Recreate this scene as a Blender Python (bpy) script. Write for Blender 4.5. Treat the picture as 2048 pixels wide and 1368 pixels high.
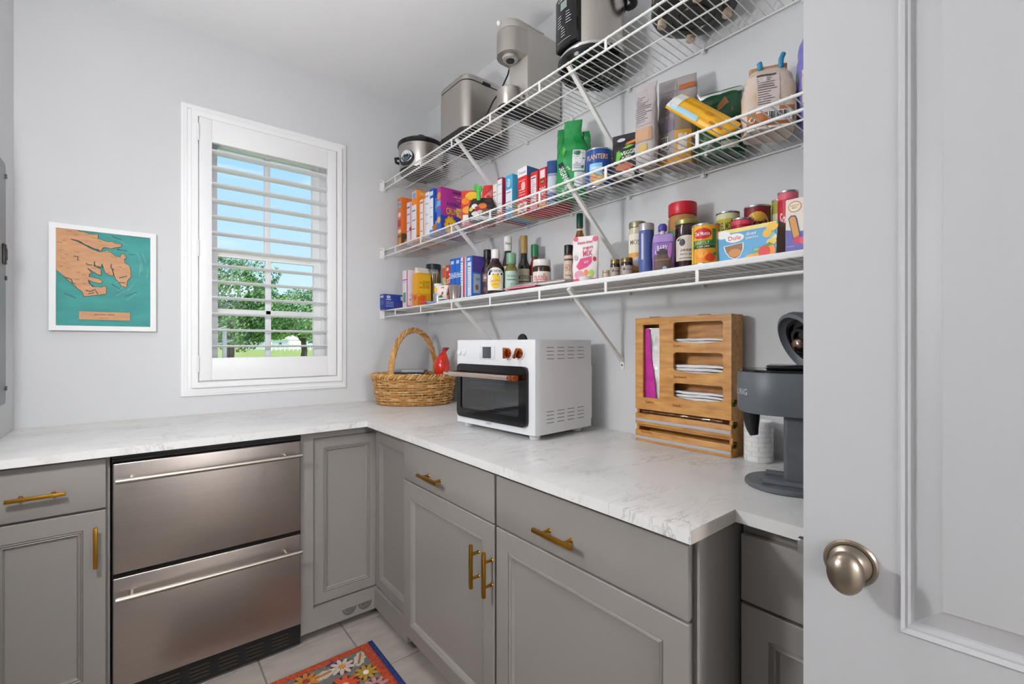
import bpy, bmesh, math, random
from mathutils import Vector, Matrix
from mathutils.noise import noise as pnoise

# ------------------------------------------------------------------ scene, camera, sky, lights
for o in list(bpy.data.objects):
    bpy.data.objects.remove(o, do_unlink=True)
SC = bpy.context.scene
COL = SC.collection
RND = random.Random(11)
PI = math.pi

CAM = Vector((-1.4754, -2.6931, 1.2594))      # eye point; x along the window wall, y towards it, z up
YAW, FPX, CU, CV = 0.6808, 920.9, 1024.0, 686.5
cam_data = bpy.data.cameras.new('camera')
cam_data.sensor_width = 36.0
cam_data.lens = 36.0 * FPX / 2048.0
cam_data.shift_y = (CV - 684.0) / 2048.0
cam_data.clip_start = 0.02
cam_data.clip_end = 500
camera = bpy.data.objects.new('camera', cam_data)
COL.objects.link(camera)
camera.location = CAM
camera.rotation_euler = (PI / 2, 0, -YAW)
SC.camera = camera

SC.view_settings.view_transform = 'Standard'
SC.view_settings.look = 'None'
SC.view_settings.gamma = 1.0
SC.view_settings.use_curve_mapping = False
SC.view_settings.exposure = 0.04

CEIL = 2.7717
LAMP_POS = (-1.30, -1.45, CEIL)
LAMP_W = 12.0
HALL_W = 43.0
WALL_FILL_W = 145.0
SUN_E = 4.2


def lin(c):
    if isinstance(c, str):
        c = c.lstrip('#')
        if len(c) == 3:
            c = ''.join(k * 2 for k in c)
        c = [int(c[i:i + 2], 16) / 255.0 for i in (0, 2, 4)]
    return tuple((k / 12.92 if k <= 0.04045 else ((k + 0.055) / 1.055) ** 2.4) for k in c) + (1.0,)


world = bpy.data.worlds.new('sky')
SC.world = world
world.use_nodes = True
wn = world.node_tree.nodes
wl = world.node_tree.links
wn.clear()
w_out = wn.new('ShaderNodeOutputWorld')
w_bg = wn.new('ShaderNodeBackground')
w_tc = wn.new('ShaderNodeTexCoord')
w_sep = wn.new('ShaderNodeSeparateXYZ')
w_ramp = wn.new('ShaderNodeValToRGB')
w_ramp.color_ramp.elements[0].position = 0.0
w_ramp.color_ramp.elements[0].color = lin('#d6e8f8')
w_ramp.color_ramp.elements[1].position = 0.55
w_ramp.color_ramp.elements[1].color = lin('#6fb0ee')
w_mid = w_ramp.color_ramp.elements.new(0.16)
w_mid.color = lin('#b4d6f6')
w_noise = wn.new('ShaderNodeTexNoise')
w_noise.inputs['Scale'].default_value = 3.2
w_noise.inputs['Detail'].default_value = 7.0
w_map = wn.new('ShaderNodeMapping')
w_map.inputs['Scale'].default_value = (1.0, 1.0, 3.5)
w_cr = wn.new('ShaderNodeValToRGB')
w_cr.color_ramp.elements[0].position = 0.5
w_cr.color_ramp.elements[1].position = 0.72
w_mix = wn.new('ShaderNodeMix')
w_mix.data_type = 'RGBA'
w_mix.inputs[7].default_value = lin('#f4f8fc')
wl.new(w_tc.outputs['Generated'], w_sep.inputs[0])
wl.new(w_sep.outputs['Z'], w_ramp.inputs[0])
wl.new(w_tc.outputs['Generated'], w_map.inputs[0])
wl.new(w_map.outputs[0], w_noise.inputs['Vector'])
wl.new(w_noise.outputs['Fac'], w_cr.inputs[0])
wl.new(w_cr.outputs['Color'], w_mix.inputs[0])
wl.new(w_ramp.outputs['Color'], w_mix.inputs[6])
wl.new(w_mix.outputs[2], w_bg.inputs['Color'])
w_bg.inputs['Strength'].default_value = 1.35
wl.new(w_bg.outputs[0], w_out.inputs['Surface'])

sun_data = bpy.data.lights.new('sun', 'SUN')
sun_data.energy = SUN_E
sun_data.angle = 0.01
sun_data.color = lin('#fff2e0')[:3]
sun = bpy.data.objects.new('sun', sun_data)
COL.objects.link(sun)
sun.rotation_euler = Vector((-0.45, 0.62, -0.85)).to_track_quat('-Z', 'Y').to_euler()


def area_light(name, loc, rot, size, size_y, watts, color='#ffffff', shape='RECTANGLE', spread=PI):
    d = bpy.data.lights.new(name, 'AREA')
    d.shape = shape
    d.size = size
    d.size_y = size_y
    d.energy = watts
    d.color = lin(color)[:3]
    d.spread = spread
    o = bpy.data.objects.new(name, d)
    COL.objects.link(o)
    o.location = loc
    o.rotation_euler = rot
    return o


# ------------------------------------------------------------------ helpers
def at(u, v, axis, val):
    """world point seen at pixel (u, v) of the 2048 x 1368 frame on the plane axis = val"""
    fw = Vector((math.sin(YAW), math.cos(YAW), 0))
    rt = Vector((math.cos(YAW), -math.sin(YAW), 0))
    d = fw + rt * ((u - CU) / FPX) + Vector((0, 0, (CV - v) / FPX))
    i = 'xyz'.index(axis)
    return CAM + d * ((val - CAM[i]) / d[i])


MATS = {}


def M(name, color, rough=0.5, metal=0.0, var=0.0, vscale=8.0, bump=0.0, bscale=60.0, stretch=None, trans=0.0, ior=1.45, coat=0.0, spec=0.5, sheen=0.0):
    if name in MATS:
        return MATS[name]
    m = bpy.data.materials.new(name)
    m.use_nodes = True
    nt = m.node_tree
    b = nt.nodes['Principled BSDF']
    c = lin(color)
    b.inputs['Base Color'].default_value = c
    b.inputs['Roughness'].default_value = rough
    b.inputs['Metallic'].default_value = metal
    b.inputs['IOR'].default_value = ior
    b.inputs['Specular IOR Level'].default_value = spec
    b.inputs['Transmission Weight'].default_value = trans
    b.inputs['Coat Weight'].default_value = coat
    if sheen:
        b.inputs['Sheen Weight'].default_value = sheen
    if var or bump:
        tc = nt.nodes.new('ShaderNodeTexCoord')
        mp = nt.nodes.new('ShaderNodeMapping')
        nt.links.new(tc.outputs['Object'], mp.inputs[0])
        if stretch:
            mp.inputs['Scale'].default_value = stretch
    if var:
        n = nt.nodes.new('ShaderNodeTexNoise')
        n.inputs['Scale'].default_value = vscale
        n.inputs['Detail'].default_value = 5
        nt.links.new(mp.outputs[0], n.inputs['Vector'])
        r = nt.nodes.new('ShaderNodeValToRGB')
        r.color_ramp.elements[0].position = 0.3
        r.color_ramp.elements[1].position = 0.7
        r.color_ramp.elements[0].color = tuple(max(0, k * (1 - var)) for k in c[:3]) + (1,)
        r.color_ramp.elements[1].color = tuple(min(1, k * (1 + var)) for k in c[:3]) + (1,)
        nt.links.new(n.outputs['Fac'], r.inputs[0])
        nt.links.new(r.outputs[0], b.inputs['Base Color'])
    if bump:
        n2 = nt.nodes.new('ShaderNodeTexNoise')
        n2.inputs['Scale'].default_value = bscale
        n2.inputs['Detail'].default_value = 3
        nt.links.new(mp.outputs[0], n2.inputs['Vector'])
        bp = nt.nodes.new('ShaderNodeBump')
        bp.inputs['Strength'].default_value = bump
        bp.inputs['Distance'].default_value = 0.002
        nt.links.new(n2.outputs['Fac'], bp.inputs['Height'])
        nt.links.new(bp.outputs[0], b.inputs['Normal'])
    MATS[name] = m
    return m


def thin_glass(name, color='#ffffff', clear=.88, rough=.03):
    """thin pane: lets light straight through and mirrors a little"""
    if name in MATS:
        return MATS[name]
    m = bpy.data.materials.new(name)
    m.use_nodes = True
    nt = m.node_tree
    nt.nodes.clear()
    out = nt.nodes.new('ShaderNodeOutputMaterial')
    tr = nt.nodes.new('ShaderNodeBsdfTransparent')
    tr.inputs['Color'].default_value = lin(color)
    gl = nt.nodes.new('ShaderNodeBsdfGlossy')
    gl.inputs['Roughness'].default_value = rough
    fr_ = nt.nodes.new('ShaderNodeFresnel')
    fr_.inputs['IOR'].default_value = 1.45
    ad = nt.nodes.new('ShaderNodeMath')
    ad.operation = 'ADD'
    ad.use_clamp = True
    ad.inputs[1].default_value = (1 - clear) * .4
    mx = nt.nodes.new('ShaderNodeMixShader')
    nt.links.new(fr_.outputs[0], ad.inputs[0])
    nt.links.new(ad.outputs[0], mx.inputs[0])
    nt.links.new(tr.outputs[0], mx.inputs[1])
    nt.links.new(gl.outputs[0], mx.inputs[2])
    nt.links.new(mx.outputs[0], out.inputs['Surface'])
    MATS[name] = m
    return m


def C(hexc, rough=0.45):
    """plain printed or plastic colour"""
    return M('colour_%s_%d' % (hexc.lstrip('#'), int(rough * 100)), hexc, rough)


def emit(name, color, strength):
    m = bpy.data.materials.new(name)
    m.use_nodes = True
    b = m.node_tree.nodes['Principled BSDF']
    b.inputs['Base Color'].default_value = lin(color)
    b.inputs['Emission Color'].default_value = lin(color)
    b.inputs['Emission Strength'].default_value = strength
    return m


def mobj(name, bm, mats, parent=None, smooth=None):
    if smooth is not None:
        lim = math.radians(smooth)
        for f in bm.faces:
            f.smooth = True
        for e in bm.edges:
            if len(e.link_faces) == 2:
                try:
                    if e.calc_face_angle() > lim:
                        e.smooth = False
                except ValueError:
                    pass
    me = bpy.data.meshes.new(name)
    bm.to_mesh(me)
    bm.free()
    for m in (mats if isinstance(mats, (list, tuple)) else [mats]):
        me.materials.append(m)
    o = bpy.data.objects.new(name, me)
    COL.objects.link(o)
    if parent:
        o.parent = parent
    return o


def tag(o, label=None, cat=None, group=None, kind=None):
    for k, v in (('label', label), ('category', cat), ('group', group), ('kind', kind)):
        if v:
            o[k] = v
    return o


def thing(name, label, cat, loc=(0, 0, 0), rz=0.0, group=None):
    o = bpy.data.objects.new(name, None)
    o.empty_display_size = 0.05
    COL.objects.link(o)
    o.location = loc
    o.rotation_euler = (0, 0, rz)
    return tag(o, label, cat, group)


def inst(name, mesh_o, parent, loc=(0, 0, 0), rot=(0, 0, 0), scale=None):
    o = mesh_o.copy()
    o.name = name
    COL.objects.link(o)
    o.parent = parent
    o.location = loc
    o.rotation_euler = rot
    if scale:
        o.scale = scale
    return o


class MB:
    def __init__(s):
        s.bm = bmesh.new()

    def box(s, x0, x1, y0, y1, z0, z1, bev=0.0, mi=0, seg=2):
        r = bmesh.ops.create_cube(s.bm, size=1.0)
        vs = r['verts']
        for v in vs:
            v.co = Vector(((x0 + x1) / 2 + v.co.x * (x1 - x0), (y0 + y1) / 2 + v.co.y * (y1 - y0), (z0 + z1) / 2 + v.co.z * (z1 - z0)))
        fs = set()
        es = set()
        for v in vs:
            fs.update(v.link_faces)
            es.update(v.link_edges)
        for f in fs:
            f.material_index = mi
        if bev:
            bmesh.ops.bevel(s.bm, geom=list(es), offset=bev, segments=seg, affect='EDGES', profile=0.5)
        return s

    def ring(s, pts):
        return [s.bm.verts.new(p) for p in pts]

    def skin(s, rings, mi=0, closed=True, cap=(True, True), loop=False):
        n = len(rings[0])
        m = n if closed else n - 1
        seq = list(zip(rings[:-1], rings[1:]))
        if loop:
            seq.append((rings[-1], rings[0]))
        for a, b in seq:
            for i in range(m):
                j = (i + 1) % n
                try:
                    f = s.bm.faces.new((a[i], a[j], b[j], b[i]))
                    f.material_index = mi
                except ValueError:
                    pass
        if not loop and closed:
            for k, r in ((0, rings[0]), (1, rings[-1])):
                if cap[k]:
                    try:
                        f = s.bm.faces.new(r[::-1] if k == 0 else r)
                        f.material_index = mi
                    except ValueError:
                        pass
        return s

    def tube(s, pts, r, n=8, mi=0, loop=False, flat=1.0):
        pts = [Vector(p) for p in pts]
        rr = r if isinstance(r, (list, tuple)) else [r] * len(pts)
        up = None
        rings = []
        L = len(pts)
        for i, p in enumerate(pts):
            if loop:
                t = pts[(i + 1) % L] - pts[i - 1]
            else:
                t = pts[min(i + 1, L - 1)] - pts[max(i - 1, 0)]
            t.normalize()
            if up is None:
                up = Vector((0, 0, 1)) if abs(t.z) < 0.9 else Vector((1, 0, 0))
            a = t.cross(up)
            if a.length < 1e-6:
                a = t.orthogonal()
            a.normalize()
            b = a.cross(t)
            up = b
            rings.append(s.ring([p + a * (math.cos(2 * PI * k / n) * rr[i]) + b * (math.sin(2 * PI * k / n) * rr[i] * flat) for k in range(n)]))
        return s.skin(rings, mi, loop=loop)

    def lathe(s, prof, n=32, mi=0, cx=0.0, cy=0.0, sx=1.0, sy=1.0, cap=(True, True), z0=0.0):
        rings = []
        for r, z in prof:
            r = max(r, 1e-5)
            rings.append(s.ring([(cx + sx * r * math.cos(2 * PI * k / n), cy + sy * r * math.sin(2 * PI * k / n), z + z0) for k in range(n)]))
        return s.skin(rings, mi, cap=cap)

    def quad(s, a, b, c, d, mi=0):
        f = s.bm.faces.new([s.bm.verts.new(p) for p in (a, b, c, d)])
        f.material_index = mi
        return s

    def shape(s, loops, t, fn, mi=0):
        """flat outline with holes, thickness t; fn maps (u, v, depth) to a point"""
        me = outline_mesh(loops, t)
        vs = [s.bm.verts.new(fn(v.co.x, v.co.y, v.co.z)) for v in me.vertices]
        for p in me.polygons:
            try:
                f = s.bm.faces.new([vs[i] for i in p.vertices])
                f.material_index = mi
            except ValueError:
                pass
        bpy.data.meshes.remove(me)
        bmesh.ops.recalc_face_normals(s.bm, faces=s.bm.faces)
        return s

    def build(s, name, mats, parent=None, smooth=35, recalc=True):
        if recalc:
            bmesh.ops.recalc_face_normals(s.bm, faces=s.bm.faces)
        return mobj(name, s.bm, mats, parent, smooth)


def outline_mesh(loops, t):
    cu = bpy.data.curves.new('outline', 'CURVE')
    cu.dimensions = '2D'
    cu.fill_mode = 'BOTH'
    cu.extrude = t / 2
    for lp in loops:
        sp = cu.splines.new('POLY')
        sp.points.add(len(lp) - 1)
        for p, q in zip(sp.points, lp):
            p.co = (q[0], q[1], 0, 1)
        sp.use_cyclic_u = True
    ob = bpy.data.objects.new('outline', cu)
    me = bpy.data.meshes.new_from_object(ob)
    bpy.data.objects.remove(ob)
    bpy.data.curves.remove(cu)
    return me


TXT = {}


def text_geo(s, shear=0.0):
    if (s, shear) in TXT:
        return TXT[(s, shear)]
    cu = bpy.data.curves.new('lettering', 'FONT')
    cu.body = s
    cu.size = 1.0
    cu.resolution_u = 2
    cu.shear = shear
    cu.offset = 0.012
    ob = bpy.data.objects.new('lettering', cu)
    me = bpy.data.meshes.new_from_object(ob)
    vs = [(v.co.x, v.co.y) for v in me.vertices]
    fs = [tuple(p.vertices) for p in me.polygons]
    bpy.data.objects.remove(ob)
    bpy.data.curves.remove(cu)
    bpy.data.meshes.remove(me)
    x0 = min(v[0] for v in vs); x1 = max(v[0] for v in vs)
    y0 = min(v[1] for v in vs); y1 = max(v[1] for v in vs)
    w = x1 - x0
    h = y1 - y0
    vs = [((x - (x0 + x1) / 2) / h, (y - (y0 + y1) / 2) / h) for x, y in vs]
    TXT[(s, shear)] = (vs, fs, w / h)
    return TXT[(s, shear)]


class Print:
    """flat printing laid on a surface; coordinates are fractions 0..1 of a W x H field centred on the surface"""

    def __init__(s, fn, W, H, curved=False, eps=0.0004):
        s.fn, s.W, s.H, s.curved, s.k, s.eps = fn, W, H, curved, 0, eps
        s.bm = bmesh.new()
        s.mats = []

    def mi(s, col):
        m = C(col) if isinstance(col, str) else col
        if m not in s.mats:
            s.mats.append(m)
        return s.mats.index(m)

    def pt(s, x, y):
        return s.fn((x - 0.5) * s.W, y * s.H, s.eps + s.k * 0.00006)

    def face(s, pts, mi):
        try:
            f = s.bm.faces.new([s.bm.verts.new(s.pt(*p)) for p in pts])
            f.material_index = mi
        except ValueError:
            pass

    def rect(s, x0, y0, x1, y1, col):
        s.k += 1
        mi = s.mi(col)
        nx = max(1, int(abs(x1 - x0) * 14)) if s.curved else 1
        ny = max(1, int(abs(y1 - y0) * 12)) if s.curved else 1
        g = [[s.bm.verts.new(s.pt(x0 + (x1 - x0) * i / nx, y0 + (y1 - y0) * j / ny)) for i in range(nx + 1)] for j in range(ny + 1)]
        for j in range(ny):
            for i in range(nx):
                f = s.bm.faces.new((g[j][i], g[j][i + 1], g[j + 1][i + 1], g[j + 1][i]))
                f.material_index = mi

    def ell(s, cx, cy, rx, ry, col, n=20):
        s.k += 1
        mi = s.mi(col)
        c = s.bm.verts.new(s.pt(cx, cy))
        prev = None
        for q in ((0.5, 1.0) if s.curved else (1.0,)):
            ring = [s.bm.verts.new(s.pt(cx + q * rx * math.cos(2 * PI * i / n), cy + q * ry * math.sin(2 * PI * i / n))) for i in range(n)]
            for i in range(n):
                j = (i + 1) % n
                f = s.bm.faces.new((c, ring[i], ring[j]) if prev is None else (prev[i], ring[i], ring[j], prev[j]))
                f.material_index = mi
            prev = ring

    def poly(s, pts, col):
        s.k += 1
        s.face(pts, s.mi(col))

    def text(s, cx, cy, h, t, col, wmax=None, rot=0.0, shear=0.0):
        s.k += 1
        mi = s.mi(col)
        vs, fs, asp = text_geo(t, shear)
        hm = h * s.H
        wm = hm
        if wmax and asp * hm > wmax * s.W:
            wm = wmax * s.W / asp
        cr, sr = math.cos(rot), math.sin(rot)
        vv = []
        for x, y in vs:
            x, y = x * wm, y * hm
            x, y = x * cr - y * sr, x * sr + y * cr
            vv.append(s.bm.verts.new(s.pt(cx + x / s.W, cy + y / s.H)))
        for f in fs:
            try:
                q = s.bm.faces.new([vv[i] for i in f])
                q.material_index = mi
            except ValueError:
                pass

    def nutri(s, x0, y0, x1, y1, bg='#f2f0ec', fg='#3a3a3a', rows=9):
        s.rect(x0, y0, x1, y1, bg)
        w, h = x1 - x0, y1 - y0
        s.rect(x0 + .08 * w, y1 - .11 * h, x1 - .12 * w, y1 - .05 * h, fg)
        for i in range(rows):
            y = y1 - h * (.17 + .78 * i / rows)
            s.rect(x0 + .08 * w, y - .022 * h, x0 + w * RND.uniform(.55, .92), y, fg)

    def bars(s, x0, y0, x1, y1, n=14):
        s.rect(x0, y0, x1, y1, '#f5f5f2')
        for i in range(n):
            a = x0 + (x1 - x0) * (.06 + .88 * i / n)
            s.rect(a, y0 + (y1 - y0) * .1, a + (x1 - x0) * RND.choice((.02, .035, .05)), y1 - (y1 - y0) * .08, '#222222')

    def spec(s, items):
        for it in items:
            k, a = it[0], it[1:]
            {'r': s.rect, 'e': s.ell, 'p': s.poly, 't': s.text, 'n': s.nutri, 'b': s.bars}[k](*a)
        return s

    def build(s, name, parent):
        if not s.mats:
            s.bm.free()
            return None
        return mobj(name, s.bm, s.mats, parent, None)


def flat_fn(O, U, V):
    O, U, V = Vector(O), Vector(U), Vector(V)
    N = U.cross(V)
    return lambda u, v, off: O + U * u + V * v + N * off


def cyl_fn(r, z0, a0, cx=0.0, cy=0.0):
    def f(u, v, off):
        a = a0 + u / r
        rr = r + off
        return Vector((cx + rr * math.cos(a), cy + rr * math.sin(a), z0 + v))
    return f


def facing(x, y):
    """angle from a point on the shelf or counter towards the open side of the room"""
    return math.atan2(CAM.y - y, CAM.x - x)


def rounded(x0, y0, x1, y1, r, n=5):
    out = []
    for cx, cy, a in ((x1 - r, y0 + r, -PI / 2), (x1 - r, y1 - r, 0), (x0 + r, y1 - r, PI / 2), (x0 + r, y0 + r, PI)):
        for i in range(n + 1):
            t = a + PI / 2 * i / n
            out.append((cx + r * math.cos(t), cy + r * math.sin(t)))
    return out
# ------------------------------------------------------------------ the room
LX = -1.866            # left wall
FY = -3.15             # front wall with the doorway
CZ = 0.914             # worktop height
m_wall = M('wall_paint', '#dadbdc', 0.75, var=0.015, vscale=3, bump=0.08, bscale=180)
m_ceil = M('ceiling_paint', '#f3f3f3', 0.85, var=0.01, vscale=2, bump=0.08, bscale=150)
m_white = M('white_paint', '#f6f6f6', 0.38, var=0.01, vscale=5, bump=0.03, bscale=90)
m_door = M('door_paint', '#bebebf', 0.42, var=0.01, vscale=5, bump=0.06, bscale=120, stretch=(3, 3, 0.4))
m_glass = thin_glass('window_glass', '#fdfefe', 1.0, .01)
m_grout = M('grout', '#8d8780', 0.9, var=0.08, vscale=30)
m_steel = M('brushed_steel', '#b9b2aa', 0.3, 1.0, var=0.04, vscale=3, bump=0.05, bscale=8, stretch=(2, 2, 220))
m_black = M('black_plastic', '#161616', 0.45)
m_blackg = M('gloss_black', '#0d0d0e', 0.12)
m_dark = M('dark_gap', '#101010', 0.9)


def struct(name, mb, mat, smooth=None):
    return tag(mb.build(name, mat, None, smooth), kind='structure')


fl = MB()
fl.box(LX - .1, .1, FY - .12, .1, -0.08, -0.006)
floor = struct('floor', fl, m_grout)


def tile_material():
    m = M('stone_tile', '#ada49b', 0.55, var=0.10, vscale=9, bump=0.12, bscale=30, stretch=(1, 2.2, 1))
    return m


tile_src = None
TP = 0.335
for i in range(-4, 3):
    for j in range(-8, 4):
        x0 = -0.773 + i * TP
        y0 = -0.986 + j * TP
        if x0 + TP < LX - .02 or x0 > 0.02 or y0 + TP < FY - .05 or y0 > 0.02:
            continue
        if tile_src is None:
            tile_src = MB().box(0.0025, TP - .0025, .0025, TP - .0025, -0.0062, 0.0, bev=.0012, seg=1).build('tile', tile_material(), floor)
            t = tile_src
        else:
            t = inst('tile', tile_src, floor)
        t.location = (x0, y0, 0)

struct('ceiling', MB().box(LX - .1, .1, FY - .12, .16, CEIL, CEIL + .1), m_ceil)
struct('wall_left', MB().box(LX - .1, LX, FY - .12, .16, 0, CEIL), m_wall)
struct('wall_right', MB().box(0, .1, FY - .12, .16, 0, CEIL), m_wall)
WX0, WX1, WZ0, WZ1 = -1.252, -0.603, 1.076, 2.357      # window opening
wb = MB()
wb.box(LX, WX0, 0, .16, 0, CEIL).box(WX1, 0, 0, .16, 0, CEIL).box(WX0, WX1, 0, .16, 0, WZ0).box(WX0, WX1, 0, .16, WZ1, CEIL)
struct('wall_back', wb, m_wall)
DX0, DX1 = -1.40, -0.585
wf = MB()
wf.box(LX, DX0, FY - .12, FY, 0, CEIL).box(DX1, 0, FY - .12, FY, 0, CEIL).box(DX0, DX1, FY - .12, FY, 2.06, CEIL)
struct('wall_front', wf, m_wall)
dt = MB()
dt.box(DX0 - .06, DX0, FY, FY + .016, 0, 2.12, .003).box(DX1, DX1 + .06, FY, FY + .016, 0, 2.12, .003).box(DX0, DX1, FY, FY + .016, 2.06, 2.12, .003)
struct('trim_1', dt, m_white)

# the hall the photographer stands next to: it lets light in through the doorway
HY = -7.5
hf = MB().box(-2.8, .9, HY, FY - .12, -.08, 0)
struct('floor_hall', hf, M('hall_floor', '#a39a90', .5, var=.06))
struct('ceiling_hall', MB().box(-2.8, .9, HY, FY - .12, CEIL, CEIL + .1), m_ceil)
struct('wall_hall_far', MB().box(-2.8, .9, HY - .1, HY, 0, CEIL), m_wall)
struct('wall_hall_left', MB().box(-2.9, -2.8, HY, FY - .12, 0, CEIL), m_wall)
struct('wall_hall_right', MB().box(.9, 1.0, HY, FY - .12, 0, CEIL), m_wall)
hs = MB()
hs.box(-2.8, LX - .1, FY - .12, FY, 0, CEIL).box(.1, .9, FY - .12, FY, 0, CEIL)
struct('wall_hall_near', hs, m_wall)


def ceiling_lamp(label, loc, r, watts):
    """hanging opal globe on a short rod"""
    t = thing('pendant_light', label, 'lamp', loc)
    MB().lathe([(.06, -.001), (.06, -.016), (.05, -.022), (.001, -.022)], 30).build('ceiling_rose', m_white, t)
    MB().tube([(0, 0, -.02), (0, 0, -.32)], .006, 10).build('rod', m_white, t)
    prof = [(max(.001, r * math.sin(PI * i / 16)), -.32 - r + r * math.cos(PI * i / 16)) for i in range(17)]
    MB().lathe(prof, 36).build('opal_globe', emit('opal_glass_%d' % int(r * 1000), '#fcfcfe', watts), t, 60)
    return t


ceiling_lamp('round white globe pendant above the middle of the pantry', LAMP_POS, .14, LAMP_W)
ws = thing('wall_fill_globe', 'unseen white globe added on the left wall as fill light', 'lamp', (LX, -1.55, 1.48))  # added out of view to throw frontal fill onto the shelf wall
b = MB()
b.tube([(.0005, 0, 0), (.014, 0, 0)], .05, 24)
b.build('back_plate', m_white, ws)
MB().tube([(.014, 0, 0), (.05, 0, -.012), (.075, 0, .0), (.082, 0, .022)], .007, 10).build('arm', m_white, ws)
prof = [(max(.001, .075 * math.sin(PI * i / 14)), .095 + .075 * math.cos(PI * i / 14)) for i in range(15)]
MB().lathe(prof, 30, cx=.082).build('opal_globe', emit('opal_fill', '#fcfcfe', WALL_FILL_W), ws, 60)
ceiling_lamp('large white globe added in the unseen hall as fill light', (-1.25, -6.0, CEIL), .32, HALL_W)  # added hall globe, sends fill light through the doorway

# ------------------------------------------------------------------ window
win = tag(thing('window_1', 'white window with six panes behind the shutter', None), kind='structure')


def frame_ring(mb, x0, x1, z0, z1, w, y0, y1, bev=0.0):
    def fn(u, v, d):
        return Vector((u, (y0 + y1) / 2 + d, v))
    mb.shape([[(x0, z0), (x1, z0), (x1, z1), (x0, z1)], [(x0 + w, z0 + w), (x0 + w, z1 - w), (x1 - w, z1 - w), (x1 - w, z0 + w)]], abs(y1 - y0), fn)
    return mb


frame_ring(MB(), -1.322, -0.543, 1.006, 2.404, .070, -.014, 0.0).build('casing', m_white, win)
frame_ring(MB(), -1.310, -0.555, 1.018, 2.392, .012, -.022, -.014).build('casing_bead', m_white, win)
jb = MB()
frame_ring(jb, WX0 - .002, WX1 + .002, WZ0 - .002, WZ1 + .002, .012, 0.001, .155)
jb.build('jamb', m_white, win)
sash = MB()
frame_ring(sash, -1.240, -.615, 1.088, 2.345, .045, .06, .15)
frame_ring(sash, -1.205, -.655, 1.71, 2.31, .042, .10, .135)
frame_ring(sash, -1.205, -.655, 1.125, 1.745, .042, .075, .10)
sash.build('sash', m_white, win)
MB().box(-.944, -.916, .08, .10, 1.15, 1.71, .003).box(-.944, -.916, .105, .13, 1.74, 2.28, .003).build('upright_muntin', m_white, win)
MB().box(-1.17, -.69, .08, .10, 1.405, 1.437, .003).build('cross_muntin', m_white, win)
for (a, b) in ((-1.163, -.944), (-.916, -.697)):
    MB().box(a, b, .116, .120, 1.752, 2.268).build('pane', m_glass, win)
    MB().box(a, b, .086, .090, 1.167, 1.405).build('pane', m_glass, win)
    MB().box(a, b, .086, .090, 1.437, 1.703).build('pane', m_glass, win)

# plantation shutter in the window
sh = thing('plantation_shutter', 'white plantation shutter with thirteen open louvers in the window', 'shutter', (-.9275, 0, 1.078))
SX, SZ = .9275, -1.078
fr = MB()
frame_ring(fr, -1.282 + SX, -.573 + SX, 1.046 + SZ, 2.374 + SZ, .026, -.036, -.0005)
fr.build('shutter_frame', m_white, sh)
for a, b, n in ((-1.252, -1.199, 'stile'), (-.651, -.603, 'stile')):
    MB().box(a + SX, b + SX, -.030, -.004, 0.0, 1.276, .002).build(n, m_white, sh)
MB().box(-1.199 + SX, -.651 + SX, -.030, -.004, 2.240 + SZ, 2.354 + SZ, .002).build('top_rail', m_white, sh)
MB().box(-1.199 + SX, -.651 + SX, -.030, -.004, 0.0, 1.188 + SZ, .002).build('bottom_rail', m_white, sh)
lv = None
for i in range(13):
    if lv is None:
        b = MB()
        pr = []
        for k in range(16):
            a = 2 * PI * k / 16
            pr.append((.032 * math.cos(a), .0055 * math.sin(a)))
        b.skin([b.ring([(x, py, pz) for py, pz in pr]) for x in (-.2745, .2745)])
        lv = b.build('louver', m_white, sh)
        l = lv
    else:
        l = inst('louver', lv, sh)
    l.location = (-.925 + SX, -.004, 2.201 - .0797 * i + SZ)
    l.rotation_euler = (math.radians(-5), 0, 0)
for z in (2.27, 1.715, 1.16):
    MB().box(-1.262 + SX, -1.250 + SX, -.040, -.030, z - .035 + SZ, z + .035 + SZ, .003).tube(
        [(-1.256 + SX, -.041, z - .04 + SZ), (-1.256 + SX, -.041, z + .04 + SZ)], .004).build('hinge', m_white, sh)

# ------------------------------------------------------------------ open panel door at the right
m_nickel = M('brushed_nickel', '#9c8f80', 0.28, 1.0, var=0.06, vscale=20)
DW, DH = 0.71, 2.03
door = tag(thing('door_1', 'open white panelled door with a nickel knob', None, (-.667, -2.42, .012), math.atan2(-.9927, .1204)), kind='structure')
ops = [(.114, .19, .596, .73), (.114, .845, .596, 1.89)]
sl = MB()
outer = [(0, 0), (DW, 0), (DW, DH), (0, DH)]
sl.shape([outer] + [[(a, b), (a, d), (c, d), (c, b)] for a, b, c, d in ops], .035, lambda u, v, d: Vector((u, .0175 + d, v)))
sl.build('slab', m_door, door)
for a, b, c, d in ops:
    pm = MB()
    for side in (0, 1):
        rings = []
        for o, dep in ((0, 0), (.003, -.0025), (.007, .005), (.010, .0045), (.013, .0125), (.016, .013), (.044, .0045), (.0455, .0015), (.047, .0012)):
            y = dep if side == 0 else .035 - dep
            rings.append(pm.ring([(a + o, y, b + o), (c - o, y, b + o), (c - o, y, d - o), (a + o, y, d - o)]))
        pm.skin(rings, cap=(False, True))
    pm.build('raised_panel', m_door, door, smooth=12)
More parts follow.
